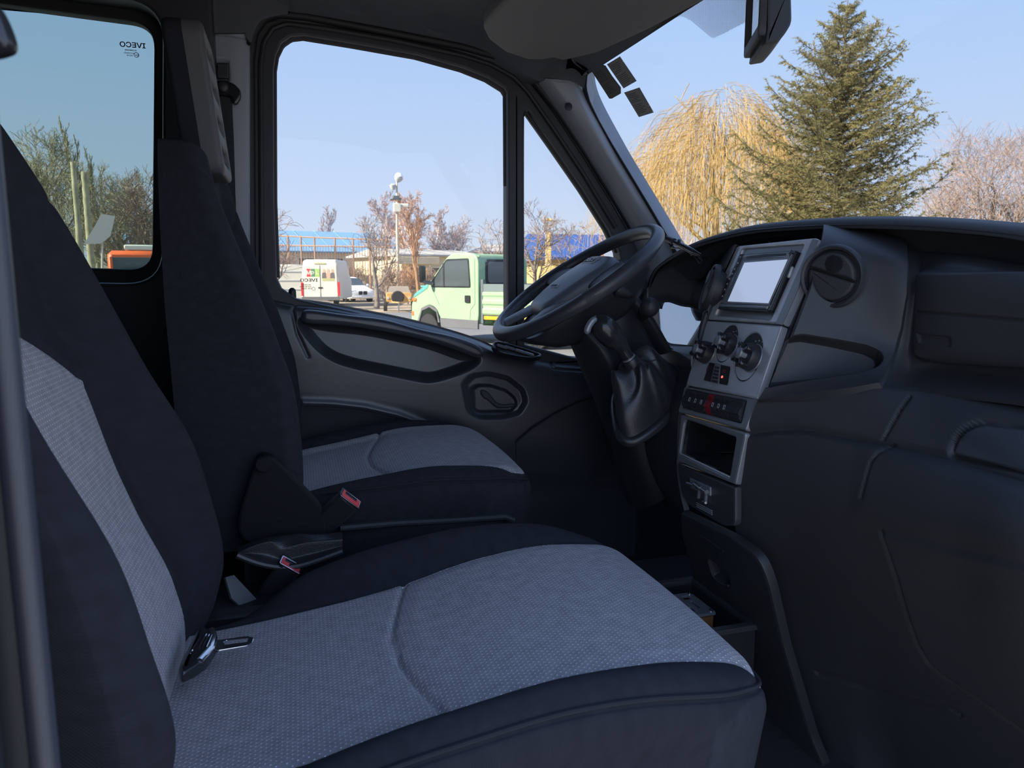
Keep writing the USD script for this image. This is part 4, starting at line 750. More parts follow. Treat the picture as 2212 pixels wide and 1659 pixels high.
# air outlets
def vent(plane, c, r, rot, name='air_vent'):
    vt = thing(name, parent=dash); L = lambda m, h=0: plane.w((m[0] + [c[0], c[1], h], m[1]))
    obj('vent_ring', L(lathe([(r * 1.08, -.004), (r * 1.06, .004), (r, .007), (r * .92, .005), (r * .86, -.004), (r * .84, -.030)], 48)), 'plastic', vt)
    obj('vent_cup', L(lathe([(r * .85, -.028), (0, -.030)], 32)), 'plastic_black', vt)
    th = np.linspace(0, 2 * math.pi, 49)[:-1]; disc = np.c_[np.cos(th), np.sin(th)] * r * .80
    split = .12 * r; up, dn = Polygon(disc).intersection(Polygon([(-1, split), (1, split), (1, 1), (-1, 1)])), Polygon(disc).intersection(Polygon([(-1, -1), (1, -1), (1, split - .004), (-1, split - .004)]))
    cs, sn = math.cos(rot), math.sin(rot); R2 = np.array([[cs, -sn], [sn, cs]])
    for g, h in ((up, .004), (dn, -.001)):
        q = np.array(g.exterior.coords)[:-1] @ R2.T; m = plate(dense(q, .004), .010, .004, nb=3); d2 = ((m[0][:, :2]) ** 2).sum(1) / r ** 2; m = (m[0] + np.c_[np.zeros((len(d2), 2)), h - .004 + 0 * d2], m[1]); obj('vent_flap', L(m), 'plastic_soft', vt)
    for i in range(-8, 9):
        y = r * .42 + i * .0042 * 0 ; 
    for i in range(11):
        yy = r * (.18 + .052 * i); wd = math.sqrt(max(.0, (r * .30) ** 2 - (yy - r * .44) ** 2)) 
        if wd > .002:
            a0, a1 = R2 @ np.array([-wd, yy]), R2 @ np.array([wd, yy]); hh = .0105
            obj('vent_slit', L((tube([(*a0, hh), (*((a0 + a1) / 2), hh + .0015), (*a1, hh)], .0011, 4))), 'plastic_black', vt)
_k = np.argmin(np.linalg.norm(pix(Fs0['v'][:52800]) - [1808, 605], axis=1)); _n = Fs0['n'][_k] * .45 + np.array([-.93, -.02, .30]) * .55; _n /= np.linalg.norm(_n); vp = Pl(Fs0['v'][_k] + _n * .019, np.cross((0, 0, 1.), _n), (0, 0, 1)); vent(vp, (0, 0), .046, -.30)
vl = Pl(at(1534, 622, x=.762), (-.42, -1, 0), (.34, 0, 1)); vent(vl, (0, 0), .044, -.3)
# instrument panel behind its clear lens
ip = Pl(at(1470, 680, x=.875), (0.05, -1, 0), (.30, 0, 1)); ix = lambda p: ip.uv(p)
obj('instrument_board', ip.w(plate(rounded(ix([(1400, 590), (1560, 590), (1560, 760), (1400, 750)]), .01), .01), -.04), 'plastic_black', dash)
lens = rounded(ix([(1424, 640), (1440, 612), (1480, 600), (1530, 598), (1530, 752), (1500, 747), (1446, 742), (1430, 722)]), [.02, .03, .02, .0, .0, .01, .02, .02], 8)
obj('instrument_lens', ip.w(plate(dense(lens, .01), .003)), 'lens', dash)
for k, (px, py) in enumerate(()): obj('gauge', place(lathe([(.030, 0), (.030, .008), (.027, .009), (.027, .003), (0, .003)], 32), ip.p(*ix([(px, py)])[0], -.03), ip.n), 'plastic_gloss', dash)
led = [[(1426, 730, .90), (1446, 742, .87), (1500, 747, .865), (1530, 752, .86)], [(1430, 745, .84), (1450, 756, .80), (1492, 768, .785), (1520, 772, .78)], [(1430, 790, .83), (1450, 800, .80), (1486, 806, .765), (1510, 812, .75)]]
raw('instrument_ledge', sheet([X(l) for l in led], 30, 40, th=.006), 'panel', dash)
cbk = [[(1395, 560, .98), (1405, 620, .98), (1420, 700, .95), (1430, 760, .93)], [(1300, 560, 1.0), (1320, 640, 1.0), (1330, 720, 1.0), (1330, 830, .95)]]
# left end of the dashboard under the pillar
le = [[(1240, 800, .80), (1330, 800, .86), (1430, 760, .90)], [(1245, 780, .80), (1330, 740, .88), (1424, 690, .90)], [(1280, 700, .92), (1340, 660, .93), (1416, 640, .90)], [(1300, 640, 1.02), (1350, 630, 1.0), (1416, 620, .93)]]
raw('dash_end', sheet([X(l) for l in le], 40, 40, th=.006), 'panel', dash)
# ---------------------------------------------------------------- radio
rd = thing('car_radio', 'double height car radio with a blank screen glowing for reflected sky, set in the silver centre bezel', 'car radio')
Rp = Pl(Cp.p(0, 0, .008), Cp.u, Cp.v); rx = lambda p: Rp.uv(p)
obj('body', Rp.w(plate(rounded(rx([(1599, 549), (1718, 540), (1662, 671), (1552, 662)]), .003), .012, .001), -.0132), 'plastic_gloss', rd)
obj('face', Rp.w(plate(rounded(rx([(1600, 551), (1713, 543), (1660, 660), (1556, 655)]), .003), .004, .0015, holes=[rx([(1606, 566), (1704, 558), (1662, 656), (1570, 652)])]), -.004), 'silver_dark', rd)
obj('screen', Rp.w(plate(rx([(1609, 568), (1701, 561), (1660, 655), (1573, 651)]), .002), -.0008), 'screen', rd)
obj('disc_slot', Rp.w(plate(rounded(rx([(1613, 554), (1654, 549), (1699, 547), (1698, 552), (1655, 555), (1611, 559)]), .001), .001), -.0007), 'plastic_black', rd)
c = rx([(1708, 547)])[0]; obj('eject_button', Rp.w(plate(np.array([(.006, 0), (.002, .002), (0, .006), (-.002, .002), (-.006, 0), (-.002, -.002), (0, -.006), (.002, -.002)]) + c, .0015, .0004), -.0007), 'plastic_black', rd)
for k, (px, py) in enumerate([(1599, 556), (1594, 569), (1587, 582), (1582, 592), (1576, 603), (1571, 614), (1566, 626), (1561, 640)]):
    c = rx([(px, py)])[0]; b_ = obj('radio_button', Rp.w(box((.009, .0125, .003), (c[0] + .002, c[1], .0), .001)), 'plastic', rd); obj('button_print', Rp.w(box((.003, .003, .0004), (c[0] + .002, c[1], .0017))), 'white_print', b_, smooth=False)
obj('lower_flap', Rp.w(plate(rounded(rx([(1556, 656), (1660, 661), (1656, 668), (1553, 663)]), .001), .008, .002), -.006), 'silver_dark', rd)
obj('flap_slot', Rp.w(plate(rx([(1553, 663), (1657, 669), (1655, 673), (1550, 667)]), .006), -.006), 'plastic_black', rd)
# ---------------------------------------------------------------- steering wheel
wa = math.radians(33.8); WB = np.array([math.cos(wa), 0, math.sin(wa)]); WC = np.array([.592, .47, 1.54])
Wp = Pl(WC, (0, -1, 0), WB)                                            # u = to the passenger side, v = away up the wheel, n = towards the driver
whl = thing('steering_wheel', 'black four-spoke steering wheel with an airbag pad', 'steering wheel')
R_, r_ = .2005, .0158
def rim_arc(t0, t1, n, r=r_, R=R_, up=0.): return Wp.w(tube([(R * math.cos(t), R * math.sin(t), up) for t in np.linspace(t0, t1, n)], r, 16, closed=False))
obj('rim', Wp.w(tube([(R_ * math.cos(t), R_ * math.sin(t), 0) for t in np.linspace(0, 2 * math.pi, 121)[:-1]], [r_ * (1 + .06 * math.cos(4 * t)) for t in np.linspace(0, 2 * math.pi, 121)[:-1]], 20, closed=True)), 'wheel_rubber', whl)
for k, (t0, t1) in enumerate(((-.32, .30), (math.pi - .30, math.pi + .32))):
    obj('rim_grip', rim_arc(t0, t1, 18, r_ * 1.045), 'plastic_soft', whl)
# spokes: two upper at 10 to 4, two lower
def spoke(p0, p1, w0, w1, z0, z1):
    p0, p1 = np.array(p0), np.array(p1); d = (p1 - p0) / np.linalg.norm(p1 - p0); e = np.array([-d[1], d[0]]); R2 = []
    for s in np.linspace(0, 1, 9):
        w = w0 + (w1 - w0) * sst(s) - .006 * math.sin(math.pi * s); z = z0 + (z1 - z0) * sst(s); c = p0 + (p1 - p0) * s
        R2.append([(*(c + e * w * math.cos(a)), z + .009 * math.sin(a)) for a in np.linspace(0, 2 * math.pi, 17)[:-1]])
    return Wp.w(loft(R2))
for s in (-1, 1):
    obj('spoke', spoke((s * .075, .035), (s * .196, .020), .050, .034, -.006, -.001), 'plastic', whl)
    obj('spoke', spoke((s * .045, -.075), (s * .095, -.178), .036, .020, -.006, -.001), 'spoke_grey', whl)
padp = rounded([(-.058, -.115), (.058, -.115), (.088, -.03), (.098, .05), (.070, .088), (-.070, .088), (-.098, .05), (-.088, -.03)], .03, 7)
pd = pad(padp, lambda a, b: .022 - 1.1 * (a ** 2 + .7 * b ** 2), .018, .045, lambda a, b, h: Wp.o + a[..., None] * Wp.u + b[..., None] * Wp.v + h[..., None] * Wp.n, nr=26, step=.005)
raw('airbag_pad', pd, 'wheel_pad', whl)
obj('hub_shell', Wp.w(loft([[(s * a, s * b, z) for a, b in padp] for s, z in ((1.04, -.010), (1.5, -.028), (1.48, -.045), (1.1, -.085), (.7, -.11))])), 'plastic_black', whl)
bd = rounded([(-.031, .042), (.031, .042), (.028, .070), (-.028, .070)], .006, 5)
obj('badge', Wp.w(plate(bd, .004, .0012, holes=[offset_ring(ccw(bd), .0028)]), .0175), 'silver_dark', whl); obj('badge_field', Wp.w(plate(offset_ring(ccw(bd), .0025), .003), .0172), 'silver_dark', whl)
t = meshkit.text_mesh('IVECO', .0125, .002, bold=True); v = np.array(t.vertices); v[:, :2] -= v[:, :2].mean(0); v[:, 0] *= 1.0; v[:, 1] += .056
obj('badge_lettering', Wp.w((v, np.asarray(t.faces)), .0200), 'plastic_gloss', whl, smooth=False)
bd2 = rounded([(-.020, -.052), (.020, -.052), (.020, -.040), (-.020, -.040)], .003, 3); obj('airbag_badge', Wp.w(plate(bd2, .002, .0006), .0195), 'silver_dark', whl)
t = meshkit.text_mesh('AIRBAG', .0062, .001, bold=True); v = np.array(t.vertices); v[:, :2] -= v[:, :2].mean(0); v[:, 1] -= .046
obj('airbag_lettering', Wp.w((v, np.asarray(t.faces)), .0215), 'plastic_black', whl, smooth=False)
# ---------------------------------------------------------------- steering column
col = thing('steering_column', 'black steering column cowl with indicator and wiper stalks behind the wheel', 'steering column')
ax = -Wp.n; cs_ = []
for s, w_, h_, dz in ((.055, .045, .045, 0), (.085, .07, .075, -.004), (.14, .075, .08, -.012), (.22, .07, .085, -.030), (.33, .075, .10, -.055), (.44, .08, .12, -.09)):
    c = WC + ax * s + np.array([0, 0, dz]); cs_.append([c + Wp.u * w_ * math.copysign(abs(math.cos(a)) ** .7, math.cos(a)) + Wp.v * h_ * math.copysign(abs(math.sin(a)) ** .7, math.sin(a)) for a in np.linspace(0, 2 * math.pi, 33)[:-1]])
obj('cowl', loft(cs_), 'plastic_black', col)
obj('cowl_top', loft([[WC + ax * s + Wp.v * (.06 + h) + Wp.u * w_ * math.cos(a) + Wp.v * .02 * math.sin(a) for a in np.linspace(0, 2 * math.pi, 21)[:-1]] for s, w_, h in ((.07, .03, 0.), (.10, .065, .015), (.16, .07, .02), (.24, .065, .02))]), 'plastic', col)
def stalk(pts, r, nm, tip):
    o = obj(nm, tube(spl(pts, 20), np.interp(np.linspace(0, 1, 20), np.linspace(0, 1, len(r)), r), 14), 'plastic_black', col)
    obj('stalk_tip', tip, 'plastic', o)
p = [at(1345, 690, x=.74), at(1375, 672, x=.71), at(1398, 662, x=.70)]
# wiper stalk with a rounded knob, seen beside the hood
k = at(1404, 663, x=.715); stalk([at(1388, 760, x=.80), at(1384, 720, x=.765), at(1388, 685, x=.735), at(1396, 668, x=.72)], [.011, .011, .013, .015], 'wiper_stalk', place(lathe([(.012, -.016), (.0185, -.010), (.0205, 0), (.019, .009), (.012, .016), (0, .019)], 24), k, (-.2, -.6, .45)))
stalk([WC + ax * .10 + Wp.u * .05 + Wp.v * .03, at(1345, 640, y=.36), at(1366, 632, y=.34)], [.012, .011, .009], 'indicator_stalk', (lambda h: (h.vertices, h.faces))(trimesh.convex.convex_hull(np.array([at(px, py, y=y_) for px, py, y_ in ((1322, 628, .33), (1343, 611, .345), (1366, 634, .33), (1362, 642, .325), (1330, 641, .325), (1343, 618, .315), (1340, 640, .36))]))))
lw = [at(px, py, y=.44) for px, py in [(1240, 700), (1262, 740), (1285, 790), (1315, 835), (1350, 880)]]
obj('lower_cowl', loft([[c + Wp.u * (.03 + .04 * min(1, i)) * math.cos(a) + np.array([.55, 0, .83]) * (.015 + .012 * i) * math.sin(a) + [.02 * i * .5, 0, 0] for a in np.linspace(0, 2 * math.pi, 21)[:-1]] for i, c in enumerate(lw)]), 'plastic_black', col)
obj('column_tube', tube([WC + ax * .40 + [0, 0, -.06], [1.02, .47, 1.0], [1.12, .47, .80]], .03, 14), 'plastic_black', col)
for px, py in ((1452, 575), ): pass
# ---------------------------------------------------------------- gear lever with gaiter on the slanted console
gl = thing('gear_lever', 'black gear lever with a rounded knob and leather gaiter beside the centre stack', 'gear lever')
g3 = lambda px, py, y: at(px, py, y=y)
ring = [g3(px, py, y) for px, py, y in [(1342, 945, .26), (1332, 905, .30), (1330, 870, .34), (1345, 830, .38), (1385, 800, .40), (1430, 792, .38), (1462, 800, .34), (1474, 825, .30), (1466, 868, .265), (1435, 908, .245), (1395, 940, .24), (1362, 955, .245)]]
rg = spl(ring, 64, True); obj('gaiter_frame', tube(rg, .0105, 10, closed=True), 'leather', gl)
gc = rg.mean(0); neck = g3(1366, 786, .285); ndir = (g3(1338, 742, .285) - neck); ndir /= np.linalg.norm(ndir)
U_, V_, N_ = axes(ndir); rings = []
nr_ = np.array([(q - neck) for q in rg]); ang = np.arctan2(nr_ @ V_, nr_ @ U_)
for i, s in enumerate(np.linspace(0, 1, 22)):
    k = s ** .62; fold = 1 + .10 * math.sin(s * 9) * (1 - s) * s * 2
    R2 = []
    for j, q in enumerate(rg):
        a = ang[j]; tip = neck + (U_ * math.cos(a) + V_ * math.sin(a)) * .0145
        p = tip + (q - tip) * (s ** 1.25) * fold + N_ * (.0) ; p = p + (q - gc) * .10 * math.sin(math.pi * s) + np.array([-.012, -.006, .020]) * math.sin(math.pi * s) ** 1.5 * (1 + .5 * math.sin(3 * a + 1) + .35 * math.sin(5 * a + 9 * s))
        R2.append(p)
    rings.append(R2)
obj('gaiter', loft(rings, cap=False), 'leather', gl, smooth=True)
for a0 in (18, 40):
    obj('gaiter_seam', tube([r2[a0] + np.array([-.001, -.001, .001]) for r2 in rings[1:20]], .0012, 5), 'leather', gl)
obj('gaiter_collar', tube([neck - ndir * .012, neck - ndir * .006, neck + ndir * .006, neck + ndir * .012], [.0155, .0175, .0175, .0155], 22), 'leather', gl)
kp = [neck + ndir * .010, neck + ndir * .020, g3(1352, 765, .285), g3(1337, 742, .285), g3(1322, 728, .285), g3(1308, 712, .285), g3(1297, 700, .285), g3(1289, 692, .285), g3(1283, 686, .285)]
kr_ = [.0125, .0128, .0135, .0185, .0235, .0262, .0245, .0175, .006]
obj('knob', tube(spl(kp, 30), PchipInterpolator(np.linspace(0, 1, 9), kr_)(np.linspace(0, 1, 30)), 28), 'knob_plastic', gl)
cap_p = [g3(px, py, .262) for px, py in [(1268, 722), (1269, 712), (1274, 701), (1281, 692), (1289, 688)]]
obj('shift_plate', tube(spl(cap_p, 16), [.002, .005, .0062, .0065, .0065, .0065, .0065, .0065, .0065, .0065, .0065, .0065, .0062, .006, .005, .002], 12), 'silver_dark', gl)
obj('knob_ring', tube([neck + ndir * .013, neck + ndir * .017], .0142, 22), 'silver_dark', gl)
# ---------------------------------------------------------------- sun visor, mirror, stickers
vz = lambda px, py: at(px, py, z=2.055)
vo = [(1043, 52), (1050, 34), (1082, 0), (1150, -70), (1640, -70), (1500, 3), (1395, 58), (1290, 106), (1222, 122), (1210, 122), (1196, 116), (1175, 121), (1140, 121), (1090, 104), (1056, 78)]
vis = thing('sun_visor', 'grey folded-up sun visor above the driver beside the windshield header', 'sun visor')
vp2 = Pl(vz(1200, 60), vz(1300, 60) - vz(1200, 60), np.cross((0, 0, -1.), vz(1300, 60) - vz(1200, 60)))
vp2 = Pl(vp2.o, vp2.u, np.cross((0, 0, -1.), vp2.u))
vv, vf = vp2.w(plate(dense(rounded(vp2.uv(vo), [.02] * 4 + [.03] + [.01] * 10, 5), .012), .018, .008, nb=4), -.009)
obj('visor_board', (vv, vf), 'visor', vis)
hn = [vz(1202, 119), vz(1214, 121)]; obj('visor_pivot', tube([hn[0] + [0, 0, .0], hn[1] + [0.01, 0.01, .03]], .006, 10), 'plastic_soft', vis)
mir = thing('rear_view_mirror', 'interior rear view mirror with a dark grey housing hanging at the windshield', 'mirror')
mx = lambda px, py, y=.03: at(px, py, y=y)
mA = np.array([.40, .916, 0])                                          # long axis of the mirror, pointing to the driver's side
prof = [(1653, -60), (1703, -60), (1706, 54), (1692, 76), (1678, 93), (1646, 98), (1652, 66)]
mp_ = Pl(mx(1660, 60), (1, 0, 0), (0, 0, 1)); pr_ = dense(rounded(mp_.uv(prof), [.004, .004, .01, .006, .006, .004, .004], 5), .006)
obj('end_cap', mp_.w(plate(pr_, .012, .005), -.004), 'plastic', mir)
obj('housing', loft([[mp_.p(*(pr_.mean(0) + (q - pr_.mean(0)) * s_)) + mA * y_ for q in pr_] for y_, s_ in ((.003, 1.), (.03, 1.02), (.08, 1.02), (.115, .99), (.13, .9), (.135, .7))]), 'plastic', mir)
gl_ = Pl(mx(1652, 56) + np.array([-.006, 0, .006]), -mA, (0, 0, 1))
bz_ = rounded([(-.130, -.022), (.004, -.024), (.008, -.012), (.008, .12), (-.130, .12)], .008, 4)
obj('mirror_frame', gl_.w(plate(dense(bz_, .01), .012, .003, holes=[dense(rounded([(-.122, -.004), (.0, -.004), (.0, .112), (-.122, .112)], .004), .01)]), -.006), 'plastic', mir)
obj('mirror_glass', gl_.w(plate([(-.124, -.006), (.002, -.006), (.002, .114), (-.124, .114)], .003), -.003), 'mirror', mir)
obj('mirror_stem', tube([mp_.p(.0, .05) + mA * .07, [ws(.13, 2.09) - .01, .13, 2.09]], .009, 10), 'plastic', mir)
# three vignette stickers on the glass
stk = [('dark vignette sticker with clipped corners, leftmost in the windshield corner', [(1278, 154), (1303, 140), (1308, 142), (1322, 164), (1341, 189), (1341, 202), (1322, 213), (1316, 213)]),
       ('upper grey printed vignette sticker beside the windshield header', [(1311, 139), (1339, 122), (1375, 175), (1347, 191)]),
       ('lower grey printed vignette sticker, farthest from the windshield corner', [(1348, 200), (1381, 189), (1412, 243), (1380, 253)])]
wn_ = np.array([-1, 0, -.64]); wn_ /= np.linalg.norm(wn_)
for k, (lb, pts) in enumerate(stk):
    q = on_ws(pts, .0035); o = q.mean(0); U2 = q[1] - q[0]; U2 /= np.linalg.norm(U2); sp2 = Pl(o, U2, np.cross(np.cross(U2, q[-1] - q[0]), U2))
    if sp2.n @ (EYE - o) < 0: sp2 = Pl(o, U2, -sp2.v)
    th_ = thing('windshield_sticker', lb, 'sticker', group=None); uvq = sp2.uv(pts)
    obj('paper', sp2.w(plate(uvq, .0006), -.0006), 'sticker_dark' if k == 0 else 'sticker', th_)
    a, b, d = (np.array(p) for p in ((pts[0], pts[1], pts[-1])))
    rr = random.Random(5 + k)
    for j in range(13):
        s0 = .12 + j * .062
        if j in (6,): continue
        l0, l1 = (.12, .55 + .3 * rr.random()) if j != 3 else (.3, .7)
        pa, pb = a + (d - a) * s0 + (b - a) * l0, a + (d - a) * s0 + (b - a) * l1; dn = (d - a) / np.linalg.norm(d - a) * 1.0
        obj('print_line', sp2.w(plate(sp2.uv([pa, pb, pb + dn, pa + dn]), .0003), .0001), 'ink', th_, smooth=False)
    if k:
        for c in ((1345.5, 133.2), (1363.5, 180)) if k == 1 else ((1401.5, 228), (1409.5, 241)):
            obj('punched_spot', sp2.w(lathe([(.0016, 0), (.0016, .0003), (0, .0003)], 12), 0) if 0 else place(lathe([(.0017, 0), (.0017, .0006), (0, .0006)], 12), sp2.p(*sp2.uv([c])[0], .0002), sp2.n), 'white_print', th_)
# ---------------------------------------------------------------- seat belts
belt = thing('seat_belt', "black seat belt with its upper guide loop on the driver's door pillar", 'seat belt')
bp = lambda px, py, y=.755: at(px, py, y=y)
w0 = [(bp(a, py), bp(b, py)) for a, b, py in ((452, 512, 204), (458, 502, 230), (462, 505, 300), (465, 508, 400), (466, 510, 460), (470, 512, 520), (474, 514, 640))]
A_, B_ = np.array([x for x, _ in w0]), np.array([y for _, y in w0])
raw('webbing', sheet([A_, (A_ + B_) / 2 + [0, -.002, 0], B_], 8, 60, th=.0018), 'webbing', belt)
gd = rounded(side_plane(.752).uv([(452, 182), (470, 175), (490, 175), (508, 183), (520, 196), (521, 212), (512, 226), (504, 226), (498, 210), (460, 206)]), .006, 4)
obj('guide_loop', side_plane(.752).w(plate(dense(gd, .004), .014, .005), -.006), 'plastic_gloss', belt)
obj('guide_bolt', place(lathe([(.011, 0), (.011, .006), (.008, .008), (0, .008)], 18), bp(482, 188, .742), (0, -1, 0)), 'plastic_black', belt)
obj('height_adjuster', side_plane(.762).w(plate(rounded(side_plane(.762).uv([(468, 136), (494, 136), (494, 170), (468, 170)]), .004), .008, .003), -.004), 'plastic_black', belt)
belt2 = thing('seat_belt', 'black seat belt guide on the passenger door pillar, at the left edge', 'seat belt')
gq = rounded(side_plane(-.69).uv([(-60, -10), (-10, 0), (14, 40), (29, 80), (33, 100), (28, 113), (0, 123), (-60, 130)]), .004, 4)
obj('guide_loop', side_plane(-.69).w(plate(dense(gq, .004), .010, .004), -.004), 'plastic_gloss', belt2)
obj('webbing', box((.046, .002, .9), (-.165, -.676, 1.20), .0008), 'webbing', belt2)
def buckle(label, P0, n, u, s=1.0, red=True, name='seat_belt_buckle'):
    """P0 = centre of the mouth, n = out of the mouth, u = across"""
    b = thing(name, label, 'seat belt buckle'); n = np.asarray(n, float) / np.linalg.norm(n)
    obj('buckle_shell', place(box((.042 * s, .022 * s, .085 * s), (0, 0, -.0425 * s), .004), P0, n, u), 'plastic_black', b)
    obj('buckle_frame', place(plate(rounded([(-.021 * s, -.011 * s), (.021 * s, -.011 * s), (.021 * s, .011 * s), (-.021 * s, .011 * s)], .003), .002, .0006, holes=[[(-.018 * s, -.0085 * s), (.018 * s, -.0085 * s), (.018 * s, .0085 * s), (-.018 * s, .0085 * s)]]), P0, n, u), 'chrome', b)
    obj('release_button', place(plate([(-.018 * s, -.0085 * s), (.018 * s, -.0085 * s), (.018 * s, .0085 * s), (.011 * s, .0085 * s), (.011 * s, .0005), (-.013 * s, .0005), (-.013 * s, .0085 * s), (-.018 * s, .0085 * s)], .002, .0004), P0 + n * .0002, n, u), 'red_plastic', b)
    obj('buckle_strap', tube([P0 - n * .08, P0 - n * .13 + [0, 0, -.03], P0 - n * .16 + [0, 0, -.10]], .010, 8), 'plastic_black', b)
    return b
m0 = at(757, 1078, y=.165)
buckle('black seat belt buckle with red release button beside the farther seat cushion', m0, (.62, -.42, .66), at(780, 1091, y=.165) - at(735, 1063, y=.165), 1.0)
m1 = at(628, 1221, y=.10)
buckle('black seat belt buckle with red button, half sunk behind the nearest seat cushion', m1, (.5, -.4, .75), at(640, 1229, y=.10) - at(618, 1214, y=.10), .9)
# belt tongue lying in the fold of the nearest seat
tg = thing('seat_belt_tongue', 'black and chrome seat belt tongue lying in the fold of the nearest seat', 'seat belt tongue')
o = at(462, 1402, z=1.100); U3 = at(545, 1383, z=1.098) - o; U3[2] = 0; U3 /= np.linalg.norm(U3); tp_ = Pl(o + [0, 0, .006], U3, np.cross((0, 0, 1), U3))
T = lambda pts: tp_.uv(pts)
obj('tongue_grip', tp_.w(plate(rounded(T([(385, 1446), (428, 1362), (444, 1361), (470, 1372), (468, 1396), (446, 1430), (424, 1446), (392, 1462)]), .006, 5), .014, .006, nb=3), -.008), 'plastic_gloss', tg)
for k in range(4):
    a, b = np.array((434 + 7 * k - 2, 1408 + 1 * k)), np.array((451 + 6 * k - 5, 1381 + 1 * k)); obj('grip_rib', tube([tp_.p(*T([a])[0], .007), tp_.p(*T([b])[0], .007)], .0010, 6), 'chrome', tg)
obj('grip_rib', tube([tp_.p(*T([(410, 1424)])[0], .0065), tp_.p(*T([(432, 1390)])[0], .0065)], .0012, 6), 'chrome', tg)
obj('tongue_collar', tube([tp_.p(*T([p])[0], .004) for p in ((432, 1436), (456, 1408), (462, 1385), (458, 1368))], .0042, 8), 'chrome', tg)
tb2 = rounded(T([(456, 1402), (462, 1388), (535, 1378), (549, 1382), (547, 1391), (535, 1399), (468, 1410)]), .003, 4); th2 = rounded(T([(484, 1392), (489, 1388), (536, 1383), (534, 1391), (486, 1397)]), .001, 3)
obj('tongue_plate', tp_.w(plate(tb2, .003, .0008, holes=[th2]), .0), 'chrome', tg)
# hand brake gaiter between the seats, and a loose steel bracket
hb = thing('hand_brake', 'creased black leather hand brake gaiter on the floor between the seats', 'hand brake')
base_near = [at(px, py, y=.098) for px, py in [(512, 1199), (560, 1217), (620, 1225), (670, 1215), (740, 1190)]]
ridge = [at(px, py, y=.14) for px, py in [(514, 1192), (590, 1161), (640, 1154), (690, 1155), (740, 1151)]]
crease = [at(px, py, y=.118) for px, py in [(514, 1194), (582, 1170), (612, 1186), (668, 1172), (740, 1166)]]
base_far = [at(px, py, y=.185) for px, py in [(514, 1190), (560, 1180), (620, 1178), (680, 1170), (740, 1165)]]
raw('gaiter', sheet([base_near, [a * .55 + b * .45 + np.array([.0, .010, -.004]) for a, b in zip(base_near, crease)], crease, ridge, [(a + b) / 2 + [0, 0, .006] for a, b in zip(ridge, base_far)], base_far], 70, 90, th=.003, toward=(.1, -.4, 2)), 'leather', hb)
obj('gaiter_hem', tube(spl(base_near, 40), .005, 8), 'leather', hb)
obj('tunnel_cover', box((.70, .118, .335), (-.07, .132, .875), .012), 'plastic_black', hb)
br = thing('steel_bracket', 'small bent steel bracket between the two seats', 'bracket')
q = [at(px, py, y=y_) for px, py, y_ in ((487, 1247, .105), (538, 1301, .10), (524, 1314, .092), (500, 1292, .092), (502, 1274, .10))]
bm = trimesh.convex.convex_hull(np.vstack([np.array(q), np.array(q) + [-.003, .003, -.002]])); obj('bracket_plate', (bm.vertices, bm.faces), 'steel_dull', br, smooth=20)
fl = trimesh.convex.convex_hull(np.vstack([np.array(q)[[0, 1]], np.array(q)[[0, 1]] + [.012, .008, -.001], np.array(q)[[0, 1]] + [.0, .0, -.003]])); obj('bracket_flange', (fl.vertices, fl.faces), 'steel_dull', br, smooth=20)
# ---------------------------------------------------------------- open storage tray with a small amplifier
tray = thing('storage_tray', 'black open storage tray on the floor against the kick panel', 'tray')
c4 = np.array([at(px, py, z=.948) for px, py in [(1500, 1245), (1645, 1350)]]); ud = (c4[1] - c4[0]); ud[2] = 0; L_ = np.linalg.norm(ud); ud /= L_; vd = np.array([-ud[1], ud[0], 0]); vd = -vd if vd[0] > 0 else vd
ty = thing('x', parent=None) if 0 else None
Tp = Pl(c4[0], ud, -vd) if np.cross(ud, -vd)[2] > 0 else Pl(c4[0], ud, vd); sg = -1 if np.cross(ud, -vd)[2] > 0 else 1
D_ = .17; ro = [(0, 0), (L_, 0), (L_, sg * D_), (0, sg * D_)]; ri = [(.016, sg * .016), (L_ - .016, sg * .016), (L_ - .016, sg * (D_ - .014)), (.016, sg * (D_ - .014))]
obj('tray_rim', Tp.w(plate(rounded(ro, .006), .010, .003, holes=[ri]), -.008), 'panel', tray)
obj('tray_wall', Tp.w(plate(rounded(offset_ring(ccw(ro), .006), .004), .20, holes=[offset_ring(ccw(ri), -.001)]), -.208), 'plastic_black', tray, smooth=False); obj('tray_bottom', Tp.w(plate(offset_ring(ccw(ro), .007), .004), -.206), 'plastic_black', tray)
for k in range(2): obj('rim_groove', Tp.w(box((L_ - .02, .0015, .002), (L_ / 2, sg * (.005 + .004 * k), .0025))), 'plastic_gloss', tray)
amp = thing('car_amplifier', 'small amplifier with a copper brown ribbed case and dark slotted end plate in the tray', 'amplifier')
Ao = Tp.p(.108, sg * .080, -.002); Ap_ = Pl(Ao, ud * .98 + np.array([0, 0, 0]), (Tp.v))
obj('amplifier_case', Ap_.w(join(box((.088, .062, .15), (0, 0, -.082), .004), *[box((.003, .066, .15), (-.036 + .009 * i, 0, -.082)) for i in range(9)])), 'copper', amp)
ep = rounded([(-.046, -.034), (.046, -.034), (.046, .034), (-.046, .034)], .006)
obj('end_plate', Ap_.w(plate(ep, .005, .0012, holes=[rounded([(x_, y_), (x_ + w_, y_), (x_ + w_, y_ + h2), (x_, y_ + h2)], .001, 2) for x_, y_, w_, h2 in ((-.034, .006, .016, .016), (-.010, .012, .030, .004), (.012, -.004, .018, .005), (-.030, -.022, .010, .018), (.006, -.024, .018, .014))]), -.004), 'silver_dark', amp)
